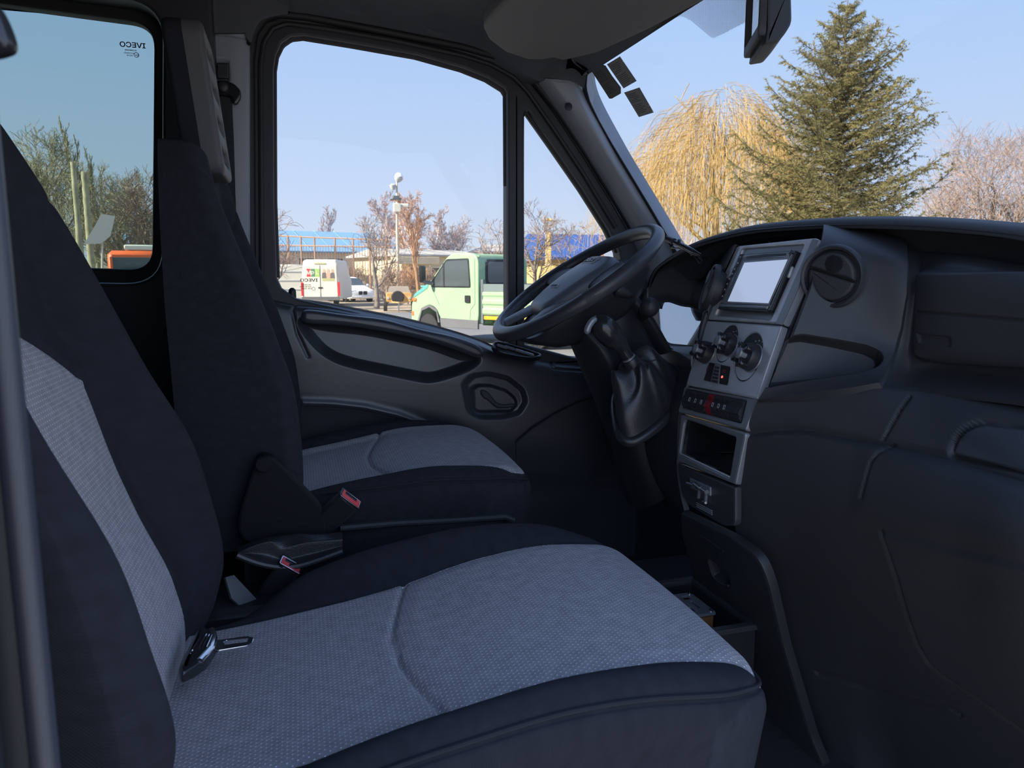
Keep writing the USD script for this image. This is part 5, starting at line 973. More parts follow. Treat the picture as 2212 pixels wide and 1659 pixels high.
for sx_, sy_ in ((-.038, -.027), (.038, -.027), (-.038, .027), (.038, .027)): obj('screw', place(lathe([(.0042, 0), (.004, .0025), (.0015, .003), (0, .002)], 14), Ap_.p(sx_, sy_, .001), Ap_.n), 'chrome', amp)
# latch on the console cover, and a cable clip over the dash edge
la = thing('cover_latch', 'small metal latch with two prongs on the console cover under the open pocket', 'latch')
q = lambda px, py: px_([(px, py)])[0]
obj('latch_plate', Pp.w(plate(rounded(px_([(1492, 1032), (1537, 1052), (1537, 1072), (1494, 1054)]), .002), .004, .001), -.001), 'silver_dark', la)
for a, b, r in (((1492, 1044), (1506, 1048), .0035), ((1508, 1046), (1522, 1056), .0045), ((1522, 1056), (1534, 1063), .0042)): obj('latch_barrel', tube([Pp.p(*q(*a), .007), Pp.p(*q(*b), .007)], r, 10), 'steel', la)
for px, py in ((1512, 1064), (1527, 1072)): obj('latch_prong', Pp.w(box((.006, .022, .005), (*q(px, py), .002), .001)), 'silver_dark', la)
obj('latch_hook', tube([Pp.p(*q(1522, 1083), .003), Pp.p(*q(1530, 1086), .005)], .0025, 8), 'steel', la)
cl_ = thing('cable_clip', 'black cable clip with coiled wire hanging over the dash edge beside the instrument hood', 'cable clip')
cq = lambda px, py, x=.79: at(px, py, x=x)
obj('clip_barrel', tube([cq(1441, 516), cq(1456, 522)], .0072, 14), 'plastic_black', cl_); obj('clip_body', tube([cq(1456, 523), cq(1475, 532), cq(1500, 545), cq(1516, 552)], [.005, .0065, .0075, .004], 12), 'plastic_gloss', cl_)
obj('clip_ball', place(lathe([(0, -.004), (.0036, -.002), (.0036, .002), (0, .004)], 12), cq(1467, 520), (0, 0, 1)), 'plastic_black', cl_)
obj('wire', tube(spl([cq(1452, 528), cq(1450, 534), cq(1460, 536), cq(1478, 540), cq(1490, 548), cq(1498, 552), cq(1512, 550, .80), cq(1520, 554, .82), cq(1527, 558, .83)], 50), .0018, 6), 'plastic_gloss', cl_)
obj('wire', tube(spl([cq(1456, 527), cq(1466, 531), cq(1480, 535), cq(1492, 541), cq(1502, 555), cq(1508, 564), cq(1513, 568), cq(1516, 562), cq(1510, 556)], 50), .0018, 6), 'plastic_black', cl_)
# ================================================================ outside
def gp(px, d, z=0.):
    q = at(px, 598.4, d=d); return np.array([q[0], q[1], z])
def zat(py, d): return at(W / 2, py, d=d)[2] if False else EYE[2] + (598.4 - py) * d / F * 1.02
def vdir(px):
    r = ray(px, 598.4); r = np.array([r[0], r[1], 0]); return r / np.linalg.norm(r)
def yawdeg(v): return math.degrees(math.atan2(v[1], v[0]))
obj('ground', box((600, 600, .1), (0, 0, -.05)), 'ground_mat', kind='structure')
obj('ground', box((160, 60, .06), (10, 62, .0)), 'dry_ground', kind='structure')
E3 = (np.array([1., 0, 0]), np.array([0, 1., 0]), np.array([0, 0, 1.]))
SD = Pl((0, 0, 0), (1, 0, 0), (0, 0, 1))                                # local side plane (x forward, z up), n = -y
def yplate(pts, y0, t, bev=.0, holes=(), r=0):
    """outline in local (x, z), from y0 going t towards +y (outside of the left flank)"""
    p = rounded(pts, r) if r else np.asarray(pts, float)
    v, f = plate(p, t, bev, holes=holes); return np.c_[v[:, 0], y0 + v[:, 2], v[:, 1]], f[:, ::-1]
def xplate(pts, x0, t, bev=0., holes=(), r=0):
    """outline in local (y, z), from x0 going t towards -x (rear face)"""
    p = rounded(pts, r) if r else np.asarray(pts, float)
    v, f = plate(p, t, bev, holes=holes); return np.c_[x0 - v[:, 2], v[:, 0], v[:, 1]], f[:, ::-1]
def wheel(parent, x, y, r=.36, w=.22):
    t = thing('wheel', parent=parent)
    def L(m): return np.c_[m[0][:, 0] + x, y - m[0][:, 2], m[0][:, 1] + r], m[1]
    obj('tyre', L(lathe([(r * .62, -w / 2), (r * .95, -w / 2), (r, -w * .35), (r, w * .35), (r * .95, w / 2), (r * .62, w / 2), (r * .6, w * .3)], 28)), 'rubber', t)
    obj('hub', L(lathe([(r * .62, .02), (r * .58, -w * .30), (r * .3, -w * .25), (r * .25, -w * .4), (0, -w * .4)], 20)), 'steel', t)
# ---------------------------------------------------------------- green pickup
h_ = np.array([-.56, .83, 0])
o_ = gp(1032, 16.9)
pk = thing('pickup_truck', 'mint green dropside pickup truck parked outside the side window', 'truck', tuple(o_), yawdeg(h_))
UsdGeom.Xformable(pk).AddScaleOp().Set(Gf.Vec3d(.90, .93, .945))
prof = rounded([(0, .72), (0, 2.02), (.10, 2.20), (.85, 2.24), (1.10, 2.16), (1.80, 1.50), (2.36, 1.22), (2.52, .95), (2.54, .50), (2.30, .45), (2.22, .62), (2.05, .86), (1.80, .94), (1.55, .86), (1.40, .62), (1.34, .48), (.05, .50)], [.03, .10, .1, .2, .16, .25, .2, .1, .05, .05, .1, .2, .2, .2, .1, .03, .03], 5)
v, f = plate(dense(prof, .06), .96, .035, nb=4); vb = v * [1, 1, -1]
cab_ = join((np.c_[v[:, 0], -.98 + v[:, 2], v[:, 1]], f[:, ::-1]), (np.c_[v[:, 0], -.98 - v[:, 2], v[:, 1]], f))
obj('cab', cab_, 'mint', pk)
obj('side_window', yplate([(.30, 1.42), (1.62, 1.42), (1.66, 1.50), (1.12, 2.04), (.36, 2.06)], -.02, .012, .003, r=.05), 'car_window', pk)
obj('window_bar', yplate([(1.20, 1.40), (1.24, 1.40), (1.26, 1.98), (1.20, 2.0)], -.012, .012), 'plastic_black', pk)
obj('window_rubber', yplate([(.26, 1.38), (1.70, 1.38), (1.74, 1.50), (1.14, 2.09), (.32, 2.10)], -.03, .012, .003, r=.06), 'plastic_black', pk)
obj('door_gap', tube([(.12, -.018, 1.0), (.12, -.018, 2.08)], .008, 5), 'mint_dark', pk); obj('door_gap', tube([(1.42, -.018, .95), (1.72, -.018, 1.42)], .008, 5), 'mint_dark', pk)
obj('door_gap', tube([(.12, -.018, 1.0), (.28, -.018, .84), (.30, -.018, .55)], .008, 5), 'mint_dark', pk)
obj('door_handle', yplate([(.28, 1.02), (.46, 1.02), (.46, 1.20), (.28, 1.20)], -.02, .03, .006, r=.03), 'plastic_black', pk)
obj('rear_window', xplate([(-1.62, 1.50), (-.34, 1.50), (-.34, 2.02), (-1.62, 2.02)], -.005, .03, .004, r=.10), 'car_window', pk)
obj('rear_window_rubber', xplate([(-1.68, 1.44), (-.28, 1.44), (-.28, 2.08), (-1.68, 2.08)], .0, .02, .004, r=.12), 'plastic_black', pk)
obj('roof_edge', tube([(.0, -.08, 2.14), (.85, -.06, 2.22), (1.1, -.08, 2.14)], .02, 6), 'mint_dark', pk)
obj('hood', join(box((.52, 1.7, .06), (2.02, -.98, 1.40), .02)), 'teal', pk)
obj('hood_flank', yplate([(1.80, 1.50), (2.36, 1.22), (2.45, 1.10), (2.30, 1.16), (1.86, 1.36)], -.03, .02, .004), 'teal', pk)
obj('headlamp', join(box((.10, .30, .13), (2.47, -.20, 1.02), .03)), 'lamp_lens', pk); obj('indicator', join(box((.16, .06, .09), (2.38, -.015, 1.06), .02)), 'orange_lens', pk)
obj('side_marker', join(box((.10, .05, .14), (2.46, -.03, .70), .02)), 'orange_lens', pk)
obj('sill', yplate([(.02, .38), (1.36, .38), (1.40, .62), (.02, .60)], -.06, .05, .01), 'plastic_dark', pk)
obj('mirror_housing', join(box((.10, .22, .42), (1.75, .26, 1.72), .04)), 'plastic_black', pk); obj('mirror_arm', tube([(1.62, 0, 1.48), (1.72, .2, 1.52), (1.75, .24, 1.58)], .05, 8), 'plastic_dark', pk)
obj('wheel_arch', yplate([(1.40, .5), (1.5, .82), (1.8, .95), (2.1, .85), (2.26, .5), (2.2, .5), (2.08, .78), (1.8, .88), (1.52, .76), (1.46, .5)], -.05, .05), 'plastic_dark', pk)
wheel(pk, 1.82, -.10); wheel(pk, -1.9, -.14)
obj('headboard', box((.06, 1.96, .86), (-.16, -.98, 1.05), .01), 'board_grey', pk); obj('headboard_post', box((.09, .07, 1.06), (-.16, -.01, 1.06), .01), 'board_dark', pk)
dp = [(-.20, .98), (-.20, 1.06), (-.20, 1.36), (-.20, 1.42)]
pr2 = [(.985, 0), (1.02, .03), (1.10, .03), (1.13, .012), (1.18, .012), (1.21, .035), (1.27, .035), (1.30, .012), (1.35, .012), (1.38, .03), (1.43, .03), (1.45, 0), (1.45, -.03), (.985, -.03)]
obj('dropside', loft([[(x, .02 + b, .74 + (a - .985) * 1.2) for a, b in pr2] for x in (-.20, -3.1)]), 'mint', pk, smooth=20)
obj('upper_board', box((2.9, .03, .18), (-1.65, .0, 1.39), .005), 'board_grey', pk)
obj('bed_floor', box((3.0, 1.96, .10), (-1.66, -.98, .69), .01), 'board_dark', pk); obj('chassis', box((3.6, .8, .22), (-1.4, -.98, .55), .02), 'chassis_green', pk)
for k in range(4): obj('side_reflector', box((.52, .02, .085), (-.50 - .66 * k, .03, .675), .005), 'amber', pk)
obj('wing', yplate([(-2.5, .36), (-2.4, .58), (-1.9, .66), (-1.4, .58), (-1.3, .36), (-1.4, .36), (-1.5, .54), (-1.9, .61), (-2.3, .54), (-2.4, .36)], -.2, .2), 'plastic_dark', pk)
obj('steering_wheel', tube([(1.32 + .05 * math.cos(t), -.5 + .18 * math.sin(t), 1.47 + .16 * math.cos(t)) for t in np.linspace(0, 6.2, 20)], .014, 6), 'plastic_black', pk)
# ---------------------------------------------------------------- white delivery van seen from behind
hv = vdir(692) * .985 + np.array([vdir(692)[1], -vdir(692)[0], 0]) * .17
vn = thing('delivery_van', 'cream white delivery van seen from behind, with a red and green lettered door', 'van', tuple(gp(692, 38)), yawdeg(hv))
R5 = []
for x, s, zt in ((0., .93, 2.36), (.05, .985, 2.43), (.4, 1.0, 2.46), (3.6, 1.0, 2.46), (4.2, .97, 2.1), (4.9, .95, 1.2), (5.2, .9, 1.0)):
    R5.append([(x, a, b) for a, b in rounded([(-.99 * s, .42), (.99 * s, .42), (.96 * s, 1.5), (.86 * s, zt), (-.86 * s, zt), (-.96 * s, 1.5)], [.05, .05, .3, .16, .16, .3], 4)])
obj('body', loft(R5), 'van_white', vn)
XP = lambda pts, m, nm, off=0., t=.012, r=0, par=None, bev=0.: obj(nm, xplate(pts, off, t, bev, r=r), m, par or vn)
XP([(-.86, .55), (-.015, .55), (-.015, 2.16), (-.82, 2.16)], 'van_white', 'rear_door', .0, .03, .05, bev=.01); XP([(.015, .55), (.86, .55), (.82, 2.16), (.015, 2.16)], 'van_white', 'rear_door', .0, .03, .05, bev=.01)
for k, (y, m, c) in enumerate(((.58, 'print_red', 'M'), (.36, 'print_dkgreen', 'P'), (.14, 'print_green', 'L'))):
    b_ = XP([(y - .10, 1.58), (y + .10, 1.58), (y + .10, 1.98), (y - .10, 1.98)], m, 'logo_square', -.03, .006)
    t = meshkit.text_mesh(c, .20, .004, bold=True); q = np.array(t.vertices); q[:, :2] -= q[:, :2].mean(0)
    obj('logo_letter', (np.c_[np.full(len(q), -.037) - q[:, 2], y - q[:, 0], 1.78 + q[:, 1]], np.asarray(t.faces)), 'van_white', b_, smooth=False)
pic = XP([(-.72, 1.36), (-.10, 1.36), (-.10, 1.52), (-.72, 1.52)], 'print_olive', 'door_picture', -.03, .006)
for y, m1 in ((-.62, 'print_ink'), (-.41, 'print_skin'), (-.20, 'print_ink')):
    obj('picture_figure', xplate([(y - .12, 1.50), (y + .12, 1.50), (y + .10, 1.76), (y, 1.82), (y - .10, 1.76)], -.03, .007), m1, pic); obj('picture_head', xplate([(y + .075 * math.cos(a), 1.88 + .10 * math.sin(a)) for a in np.linspace(0, 2 * math.pi, 15)[:-1]], -.03, .009), 'print_skin', pic)
for s in (-1, 1): XP([(s * .93 - .05, .60), (s * .93 + .05, .60), (s * .93 + .05, 1.30), (s * .93 - .05, 1.30)], 'red_lens', 'tail_lamp', .0, .05, .02)
XP([(-.95, .38), (.95, .38), (.95, .55), (-.95, .55)], 'plastic_dark', 'rear_bumper', .0, .12, .03); XP([(-.10, .98), (.12, .98), (.12, 1.05), (-.10, 1.05)], 'plastic_black', 'door_handle', -.03, .02); XP([(-.28, 2.22), (.28, 2.22), (.28, 2.28), (-.28, 2.28)], 'print_olive', 'brake_lamp', -.0, .03)
obj('door_split', tube([(-.03, 0, .56), (-.03, 0, 2.15)], .012, 5), 'plastic_dark', vn)
wheel(vn, 1.1, .78, .34, .2); wheel(vn, 1.1, -.60, .34, .2)
# ---------------------------------------------------------------- white car
def car(name, label, o, h, mt, category='car'):
    c = thing(name, label, category, tuple(o), yawdeg(h)); R = []
    for x, hw, zb, zs, zt, tw in ((2.2, .70, .35, .62, .66, .55), (2.1, .82, .25, .72, .80, .6), (1.3, .88, .22, .85, .98, .66), (.75, .9, .22, .92, 1.06, .68), (.1, .9, .22, .95, 1.50, .60), (-.6, .9, .22, .96, 1.58, .60), (-1.5, .9, .22, .96, 1.50, .58), (-2.1, .85, .3, .95, 1.05, .62), (-2.25, .75, .4, .85, .92, .6)):
        R.append([(x, a, b) for a, b in rounded([(-hw, zb), (hw, zb), (hw, zs), (tw, zt), (-tw, zt), (-hw, zs)], .08, 3)])
    obj('body', loft(R), mt, c)
    obj('windscreen', join(((np.array([(.80, -.66, 1.06), (.80, .66, 1.06), (.16, .58, 1.49), (.16, -.58, 1.49), (.83, -.66, 1.07), (.83, .66, 1.07), (.19, .58, 1.50), (.19, -.58, 1.50)])), trimesh.convex.convex_hull(np.array([(.80, -.66, 1.06), (.80, .66, 1.06), (.16, .58, 1.49), (.16, -.58, 1.49), (.83, -.66, 1.07), (.83, .66, 1.07), (.19, .58, 1.50), (.19, -.58, 1.50)])).faces)), 'car_window', c)
    for s in (-1, 1):
        obj('side_window', (lambda q: (trimesh.convex.convex_hull(q).vertices, trimesh.convex.convex_hull(q).faces))(np.array([(.55, s * .89, .98), (-1.5, s * .89, 1.0), (-1.3, s * .64, 1.46), (.08, s * .64, 1.46), (.55, s * .86, .98), (-1.5, s * .86, 1.0)])), 'car_window', c)
        obj('headlamp', box((.10, .34, .14), (2.12, s * .58, .70), .04), 'lamp_lens', c); obj('wing_mirror', box((.12, .2, .16), (.62, s * 1.0, 1.05), .04), mt, c)
        wheel(c, 1.35, s * .78 + .0, .33, .2); wheel(c, -1.4, s * .78, .33, .2)
    for s in (-1, 1): obj('grille', box((.06, .26, .22), (2.2, s * .15, .60), .03), 'plastic_black', c)
    obj('bumper', box((.10, 1.5, .14), (2.2, 0, .36), .03), mt, c)
    return c
hc = -vdir(748) * .93 + np.array([vdir(748)[1], -vdir(748)[0], 0]) * .36
car('passenger_car', 'white passenger car standing nose forward beside the delivery van', gp(754, 47), hc, 'car_white')
# orange truck cab behind the rear side window
ot = thing('orange_truck', 'orange truck front seen low in the rear side window', 'truck', tuple(gp(312, 27)), yawdeg(-vdir(312)))
obj('cab', join(box((2.0, 2.3, 2.2), (-1.0, 0, 1.40), .15)), 'orange_paint', ot); obj('windscreen', box((.04, 2.0, .62), (.005, 0, 1.95), .01), 'car_window', ot); obj('roof_sign', box((.5, 1.2, .2), (-.4, 0, 2.62), .04), 'van_white', ot)
obj('bumper', box((.2, 2.3, .35), (.05, 0, .5), .05), 'plastic_dark', ot); obj('wiper', tube([(.04, -.6, 1.66), (.04, 0, 1.9)], .015, 5), 'plastic_black', ot)
for s in (-1, 1): wheel(ot, -.7, s * 1.0, .5, .28); obj('pillar', box((.05, .09, .66), (.012, s * 1.03, 1.95), .01), 'orange_paint', ot); obj('headlamp', box((.05, .3, .18), (.02, s * .8, 1.0), .03), 'lamp_lens', ot)
# ---------------------------------------------------------------- yellow trailer with a spare wheel
tl = thing('small_trailer', 'small rusty yellow trailer with a spare wheel, left of the green pickup', 'trailer', tuple(gp(861, 33)), yawdeg(-vdir(861)))
obj('box', join(box((1.0, 1.15, .42), (-.6, 0, .66), .03)), 'trailer_yellow', tl); obj('hood', loft([[(x, a, b) for a, b in ((-.5, .86), (.5, .86), (.42, 1.14), (-.42, 1.14))] for x in (-.15, -1.0)]), 'trailer_cover', tl)
obj('drawbar', tube([(-.1, .3, .45), (.9, 0, .45), (-.1, -.3, .45)], .035, 6), 'trailer_yellow', tl); obj('jockey_stand', tube([(.85, -.02, .5), (.85, -.02, .05)], .03, 6), 'steel', tl)
w_ = thing('spare_wheel', parent=tl); L = lambda m: (np.c_[-.08 + m[0][:, 2], m[0][:, 0] - .06, m[0][:, 1] + .66], m[1]); obj('tyre', L(lathe([(.16, -.07), (.25, -.07), (.29, 0), (.25, .07), (.16, .07)], 22)), 'rubber', w_); obj('hub', L(lathe([(.16, .03), (.1, .05), (0, .05)], 14)), 'trailer_cover', w_)
for s in (-1, 1): wheel(tl, -.6, s * .62, .30, .16); obj('side_lamp', box((.03, .1, .1), (-.08, s * .48, .62), .01), 'white_print', tl)
# ---------------------------------------------------------------- lamp post
lp = thing('street_lamp', 'tall slim lamp post with two lamp heads and a camera box', 'street lamp', tuple(gp(860, 44)), 0)
zt = zat(388, 44)
obj('pole', tube([(0, 0, 0), (0, 0, zt * .4), (0, 0, zt * .62), (.05, 0, zt - .25)], [.11, .085, .07, .05], 10), 'pole_concrete', lp)
obj('lamp_head', tube([(.05, 0, zt - .42), (.10, 0, zt - .30), (.17, 0, zt - .16), (.17, 0, zt)], [.05, .20, .26, .10], 14), 'lamp_grey', lp); obj('lamp_glass', place(lathe([(0, .26), (.14, .22), (.24, .10), (.26, 0)], 16), (.17, 0, zt - .12), (0, 0, 1)), 'lamp_glass', lp)
obj('lamp_arm', tube([(.04, 0, zt - .55), (-.16, 0, zt - .52)], .035, 6), 'lamp_grey', lp); obj('lamp_head', tube([(-.18, 0, zt - .85), (-.2, 0, zt - .6), (-.2, 0, zt - .5)], [.12, .20, .08], 12), 'lamp_grey', lp)
obj('camera_box', box((.42, .3, .50), (.0, -.14, zat(455, 44)), .03), 'van_white', lp); obj('camera', box((.55, .2, .22), (.42, -.1, zat(450, 44)), .05), 'van_white', lp); obj('clamp', box((.4, .3, .22), (-.02, 0, zat(434, 44)), .03), 'board_dark', lp)
obj('cross_arm', tube([(-.35, 0, zat(438, 44)), (.3, 0, zat(436, 44))], .05, 6), 'board_dark', lp)
# ---------------------------------------------------------------- buildings
def block(name, label, px0, px1, d0, d1, zw, zr, depth, wall, roof, over=.4, hip=0.):
    a, b = gp(px0, d0), gp(px1, d1); u = b - a; Lw = np.linalg.norm(u); u /= Lw
    t = thing(name, label, 'building', tuple(a), yawdeg(u))
    obj('wall', box((Lw, depth, zw), (Lw / 2, depth / 2, zw / 2)), wall, t)
    R = [[(-over + hip * k, -over + (depth / 2 + over) * k, zw + (zr - zw) * k), (Lw + over - hip * k, -over + (depth / 2 + over) * k, zw + (zr - zw) * k), (Lw + over - hip * k, depth + over - (depth / 2 + over) * k, zw + (zr - zw) * k), (-over + hip * k, depth + over - (depth / 2 + over) * k, zw + (zr - zw) * k)] for k in (0, .97)]
    obj('roof', loft([[(x, y, z - .12) for x, y, z in R[0]]] + R), roof, t, smooth=False)
    n = int(Lw / 1.6)
    for i in range(min(n, 60)):
        x = -over + (Lw + 2 * over) * (i + .5) / n; obj('roof_seam', tube([(x, -over, zw + .03), (x, depth / 2 - .2, zr + .01)], .035, 4), roof, t)
    return t, Lw
def openings(t, xs, z0, z1, w, m, nm='window', frame='van_white'):
    for x in xs:
        f_ = obj(nm, box((w, .08, z1 - z0), (x, -.02, (z0 + z1) / 2), .01), frame, t); obj('pane', box((w - .16, .06, z1 - z0 - .16), (x, -.05, (z0 + z1) / 2)), m, f_)
b1, L1 = block('warehouse', 'long low warehouse with a pale sky blue roof behind the delivery van', 560, 866, 60, 66, zat(545, 63), zat(494, 63), 12, 'wall_beige', 'roof_sky')
openings(b1, [1.5 + 2.4 * i for i in range(int(L1 / 2.4))], 1.2, 3.2, 1.5, 'dark_window')
b2, L2 = block('workshop', 'cream workshop with a flat grey roof left of the green pickup', 868, 1040, 52, 56, zat(551, 53), zat(546, 53) + .35, 8, 'wall_cream', 'roof_grey')
openings(b2, [1.0 + 1.9 * i for i in range(int(L2 / 1.9))], .6, 2.3, 1.1, 'dark_window'); obj('awning', box((3.2, 1.2, .5), (.6, -.9, 2.7), .03), 'wall_cream', b2)
b3, L3 = block('yellow_house', 'yellow walled house with a royal blue roof behind the steering wheel', 1200, 1480, 44, 46, zat(557, 44), zat(498, 44), 9, 'wall_yellow', 'roof_royal', .5)
openings(b3, [2.4, 5.2], .9, 2.2, 1.2, 'dark_window')
ch = thing('chimney', 'tall pale yellow chimney stack beside the royal blue roof', 'chimney', tuple(gp(1184, 41)), yawdeg(vdir(1184)))
zc = zat(480, 41); obj('shaft', box((.34, .32, zc - 1.2), (0, 0, (zc - 1.2) / 2 + .6), .02), 'wall_yellow', ch); obj('base', box((.7, .66, 1.3), (0, 0, .65), .03), 'wall_yellow', ch); obj('cap', box((.42, .40, .12), (0, 0, zc + .02), .02), 'wall_yellow', ch)
for k in range(9): obj('course', box((.37, .35, .05), (0, 0, zc - .3 - .42 * k), .01), 'wall_cream', ch)
b4, L4 = block('grey_house', 'small grey gabled house showing above the pickup roof', 1018, 1108, 62, 62, zat(546, 62), zat(527, 62), 6, 'wall_cream', 'roof_grey', .3, 1.4)
b5, L5 = block('warehouse', 'blue roofed warehouse end behind bare trees in the rear side window', 205, 345, 60, 62, zat(528, 61), zat(468, 61), 10, 'wall_beige', 'roof_sky')
wp_ = thing('leaning_board', 'tilted white board standing among the trees in the rear side window', 'board', tuple(gp(225, 30)), yawdeg(vdir(225)) - 90)
obj('board', (lambda v, f: (np.c_[v[:, 0], v[:, 2], v[:, 1]], f[:, ::-1]))(*plate(rounded([(-.62, zat(530, 30)), (-.12, zat(505, 30) - .45), (.0, zat(528, 30)), (.34, zat(512, 30)), (.56, zat(470, 30)), (.06, zat(467, 30)), (-.10, zat(484, 30))], .05), .05, .01)), 'van_white', wp_); obj('post', tube([(-.2, .05, 0), (.1, .05, zat(480, 30))], .05, 6), 'pole_concrete', wp_)
# pipe frame and wire fence in front of the warehouse
pf = thing('pipe_fence', 'tall rusty pipe fence with wire mesh running in front of the warehouse', 'fence')
for i, px in enumerate((596, 625, 653, 682, 726, 765, 800, 836)):
    q = gp(px, 52 - i * .4); obj('post', tube([q, q + [0, 0, zat(511 + i * 2.2, 51) + .1]], .07, 6), 'rust', pf)
for py0, py1 in ((510, 524), (530, 538)):
    obj('rail', tube([gp(px, 52 - i * .4, zat(py0 + (py1 - py0) * i / 7, 51)) for i, px in enumerate((590, 625, 653, 682, 726, 765, 800, 845))], .055, 6), 'rust', pf)
mw = [tube([gp(px, 52 - (px - 590) / 80), gp(px, 52 - (px - 590) / 80, zat(533, 51))], .018, 3) for px in range(592, 850, 6)]
obj('wire_mesh', join(*mw), 'rust', pf, kind='stuff')
for k, (px, d, w, h, lb) in enumerate(((628, 44, 1.5, 2.3, 'white barred container left of the delivery van'), (794, 53, 1.5, 1.7, 'square white tank among bare bushes behind the white car'), (822, 52, 1.2, 1.2, 'lower white crate beside the square white tank'))):
    t = thing('white_container', lb, 'container', tuple(gp(px, d)), yawdeg(vdir(px)) - 90); obj('shell', box((w, 1.0, h), (0, .5, h / 2), .06), 'van_white', t)
    for i in range(4): obj('band', box((w + .02, .03, .06), (0, -.01, h * (i + .6) / 4.4), .01), 'lamp_grey', t)
# ---------------------------------------------------------------- trees
def prisms(P0, P1, R0, R1, sides=4):
    """many tapered sticks at once"""
    P0, P1, R0, R1 = (np.asarray(x, float) for x in (P0, P1, R0, R1)); t = P1 - P0; t /= np.maximum(np.linalg.norm(t, axis=1, keepdims=True), 1e-9)
    a = np.cross(t, np.where(np.abs(t[:, 2:3]) < .9, [[0, 0, 1.]], [[1., 0, 0]])); a /= np.linalg.norm(a, axis=1, keepdims=True); b = np.cross(t, a); th = np.arange(sides) * 2 * math.pi / sides
    off = a[:, None] * np.cos(th)[None, :, None] + b[:, None] * np.sin(th)[None, :, None]
    v = np.concatenate([P0[:, None] + off * R0[:, None, None], P1[:, None] + off * R1[:, None, None]], 1); n = len(P0); j = np.arange(sides); k = (j + 1) % sides
    f1 = np.concatenate([np.stack([j, k, sides + k], -1), np.stack([j, sides + k, sides + j], -1)]); return v.reshape(-1, 3), (f1[None] + (np.arange(n) * 2 * sides)[:, None, None]).reshape(-1, 3)
def grow(rng, h, spread=.5, levels=4, kids=(7, 6, 6, 5), trunk_r=.14, ratio=.55, up=.25, droop=0., clear=.25, wander=.16, tip=.008, fork=None):
    segs = [[] for _ in range(levels)]; todo = [(np.zeros(3), np.array([0, 0, 1.]), h, trunk_r, 0)]
    while todo:
        p, d, L, r, lv = todo.pop(); n = 9 if lv == 0 else (6 if lv < 3 else 4); pts = [p]; dirs = []
        for i in range(n):
            d = d + rng.normal(0, wander * (.35 if lv == 0 else 1), 3) + np.array([0, 0, (up if lv < 3 else up * .5) * .3 - droop * (lv >= 2) * .35]); d /= np.linalg.norm(d); p = p + d * L / n; pts.append(p); dirs.append(d)
        rr = r * (1 - np.linspace(0, 1, n + 1) * (.86 if lv == 0 else .75)); rr = np.maximum(rr, tip)
        for i in range(n): segs[lv].append((pts[i], pts[i + 1], rr[i], rr[i + 1]))
        if lv + 1 < levels:
            for k in range(kids[lv]):
                s = (clear if lv == 0 else .2) + (1 - (clear if lv == 0 else .2)) * (k + rng.random()) / kids[lv]; i = min(int(s * n), n - 1); q = pts[i] + (pts[i + 1] - pts[i]) * (s * n - i)
                a = np.cross(dirs[i], rng.normal(0, 1, 3)); a /= np.linalg.norm(a); nd = dirs[i] * (1 - spread) + a * spread * 1.25 + np.array([0, 0, up]); nd /= np.linalg.norm(nd)
                todo.append((q, nd, L * ratio * (1.15 - .6 * s) * (.75 + .5 * rng.random()), max(rr[i] * .55, tip), lv + 1))
    return segs
def tree(name, label, px, d, top, seed, group=None, bark='bark_grey', twig='twig_brown', cat='tree', base=0., **k):
    h = zat(top, d); rng = np.random.default_rng(seed); sg = grow(rng, h * .92, **k); mz = max(s[1][2] for l in sg for s in l); sc = h / mz
    t = thing(name, label, cat, tuple(gp(px, d)), float(rng.random() * 360), group=group)
    S_ = lambda l, sides: prisms(*[np.array([s[i] for s in l]) * (sc if i < 2 else 1) for i in range(4)], sides=sides)
    obj('trunk', S_(sg[0], 8), bark, t, smooth=60); obj('branch', S_(sg[1], 5), bark, t, smooth=False, kind='stuff')
    rest = [s for l in sg[2:] for s in l]
    if rest: obj('twigs', S_(rest, 3), twig, t, smooth=False, kind='stuff')
    return t
bare = dict(levels=4, kids=(9, 7, 6), spread=.55, ratio=.52)
tree('bare_tree', 'bare tree with drooping dark twigs at the left edge of the side window', 588, 34, 425, 11, levels=4, kids=(10, 7, 6), spread=.62, ratio=.62, trunk_r=.12, tip=.010)
tree('birch_tree', 'small white birch above the pale blue roof, alone against the sky', 703, 70, 448, 12, bark='bark_birch', twig='twig_mauve', levels=4, kids=(16, 10, 8), spread=.42, ratio=.40, up=.35, trunk_r=.15, tip=.014)
tree('bare_tree', 'forked grey bare tree right of the delivery van, in front of the blue roof', 812, 36, 462, 13, levels=4, kids=(7, 7, 6), spread=.58, ratio=.66, trunk_r=.15, clear=.30, tip=.009)
tree('birch_tree', 'tall birch with reddish twigs just left of the lamp post', 846, 60, 414, 14, bark='bark_birch', twig='twig_mauve', levels=4, kids=(18, 11, 9), spread=.45, ratio=.42, up=.25, droop=.25, trunk_r=.18, tip=.013)
tree('birch_tree', 'broad birch with rusty twigs just right of the lamp post', 893, 58, 416, 15, bark='bark_birch', twig='twig_rust', levels=4, kids=(20, 11, 9), spread=.45, ratio=.45, up=.25, droop=.3, trunk_r=.2, tip=.013)
tree('bare_tree', 'slim rust coloured bare tree in front of the cream workshop', 905, 40, 440, 16, bark='bark_rust', twig='twig_rust', levels=4, kids=(12, 7, 5), spread=.30, ratio=.5, up=.6, trunk_r=.13, tip=.009)
tree('birch_tree', 'pale birch with white crooked limbs above the cream workshop', 985, 60, 466, 17, bark='bark_birch', twig='twig_mauve', levels=4, kids=(13, 10, 8), spread=.55, ratio=.6, trunk_r=.16, tip=.013)
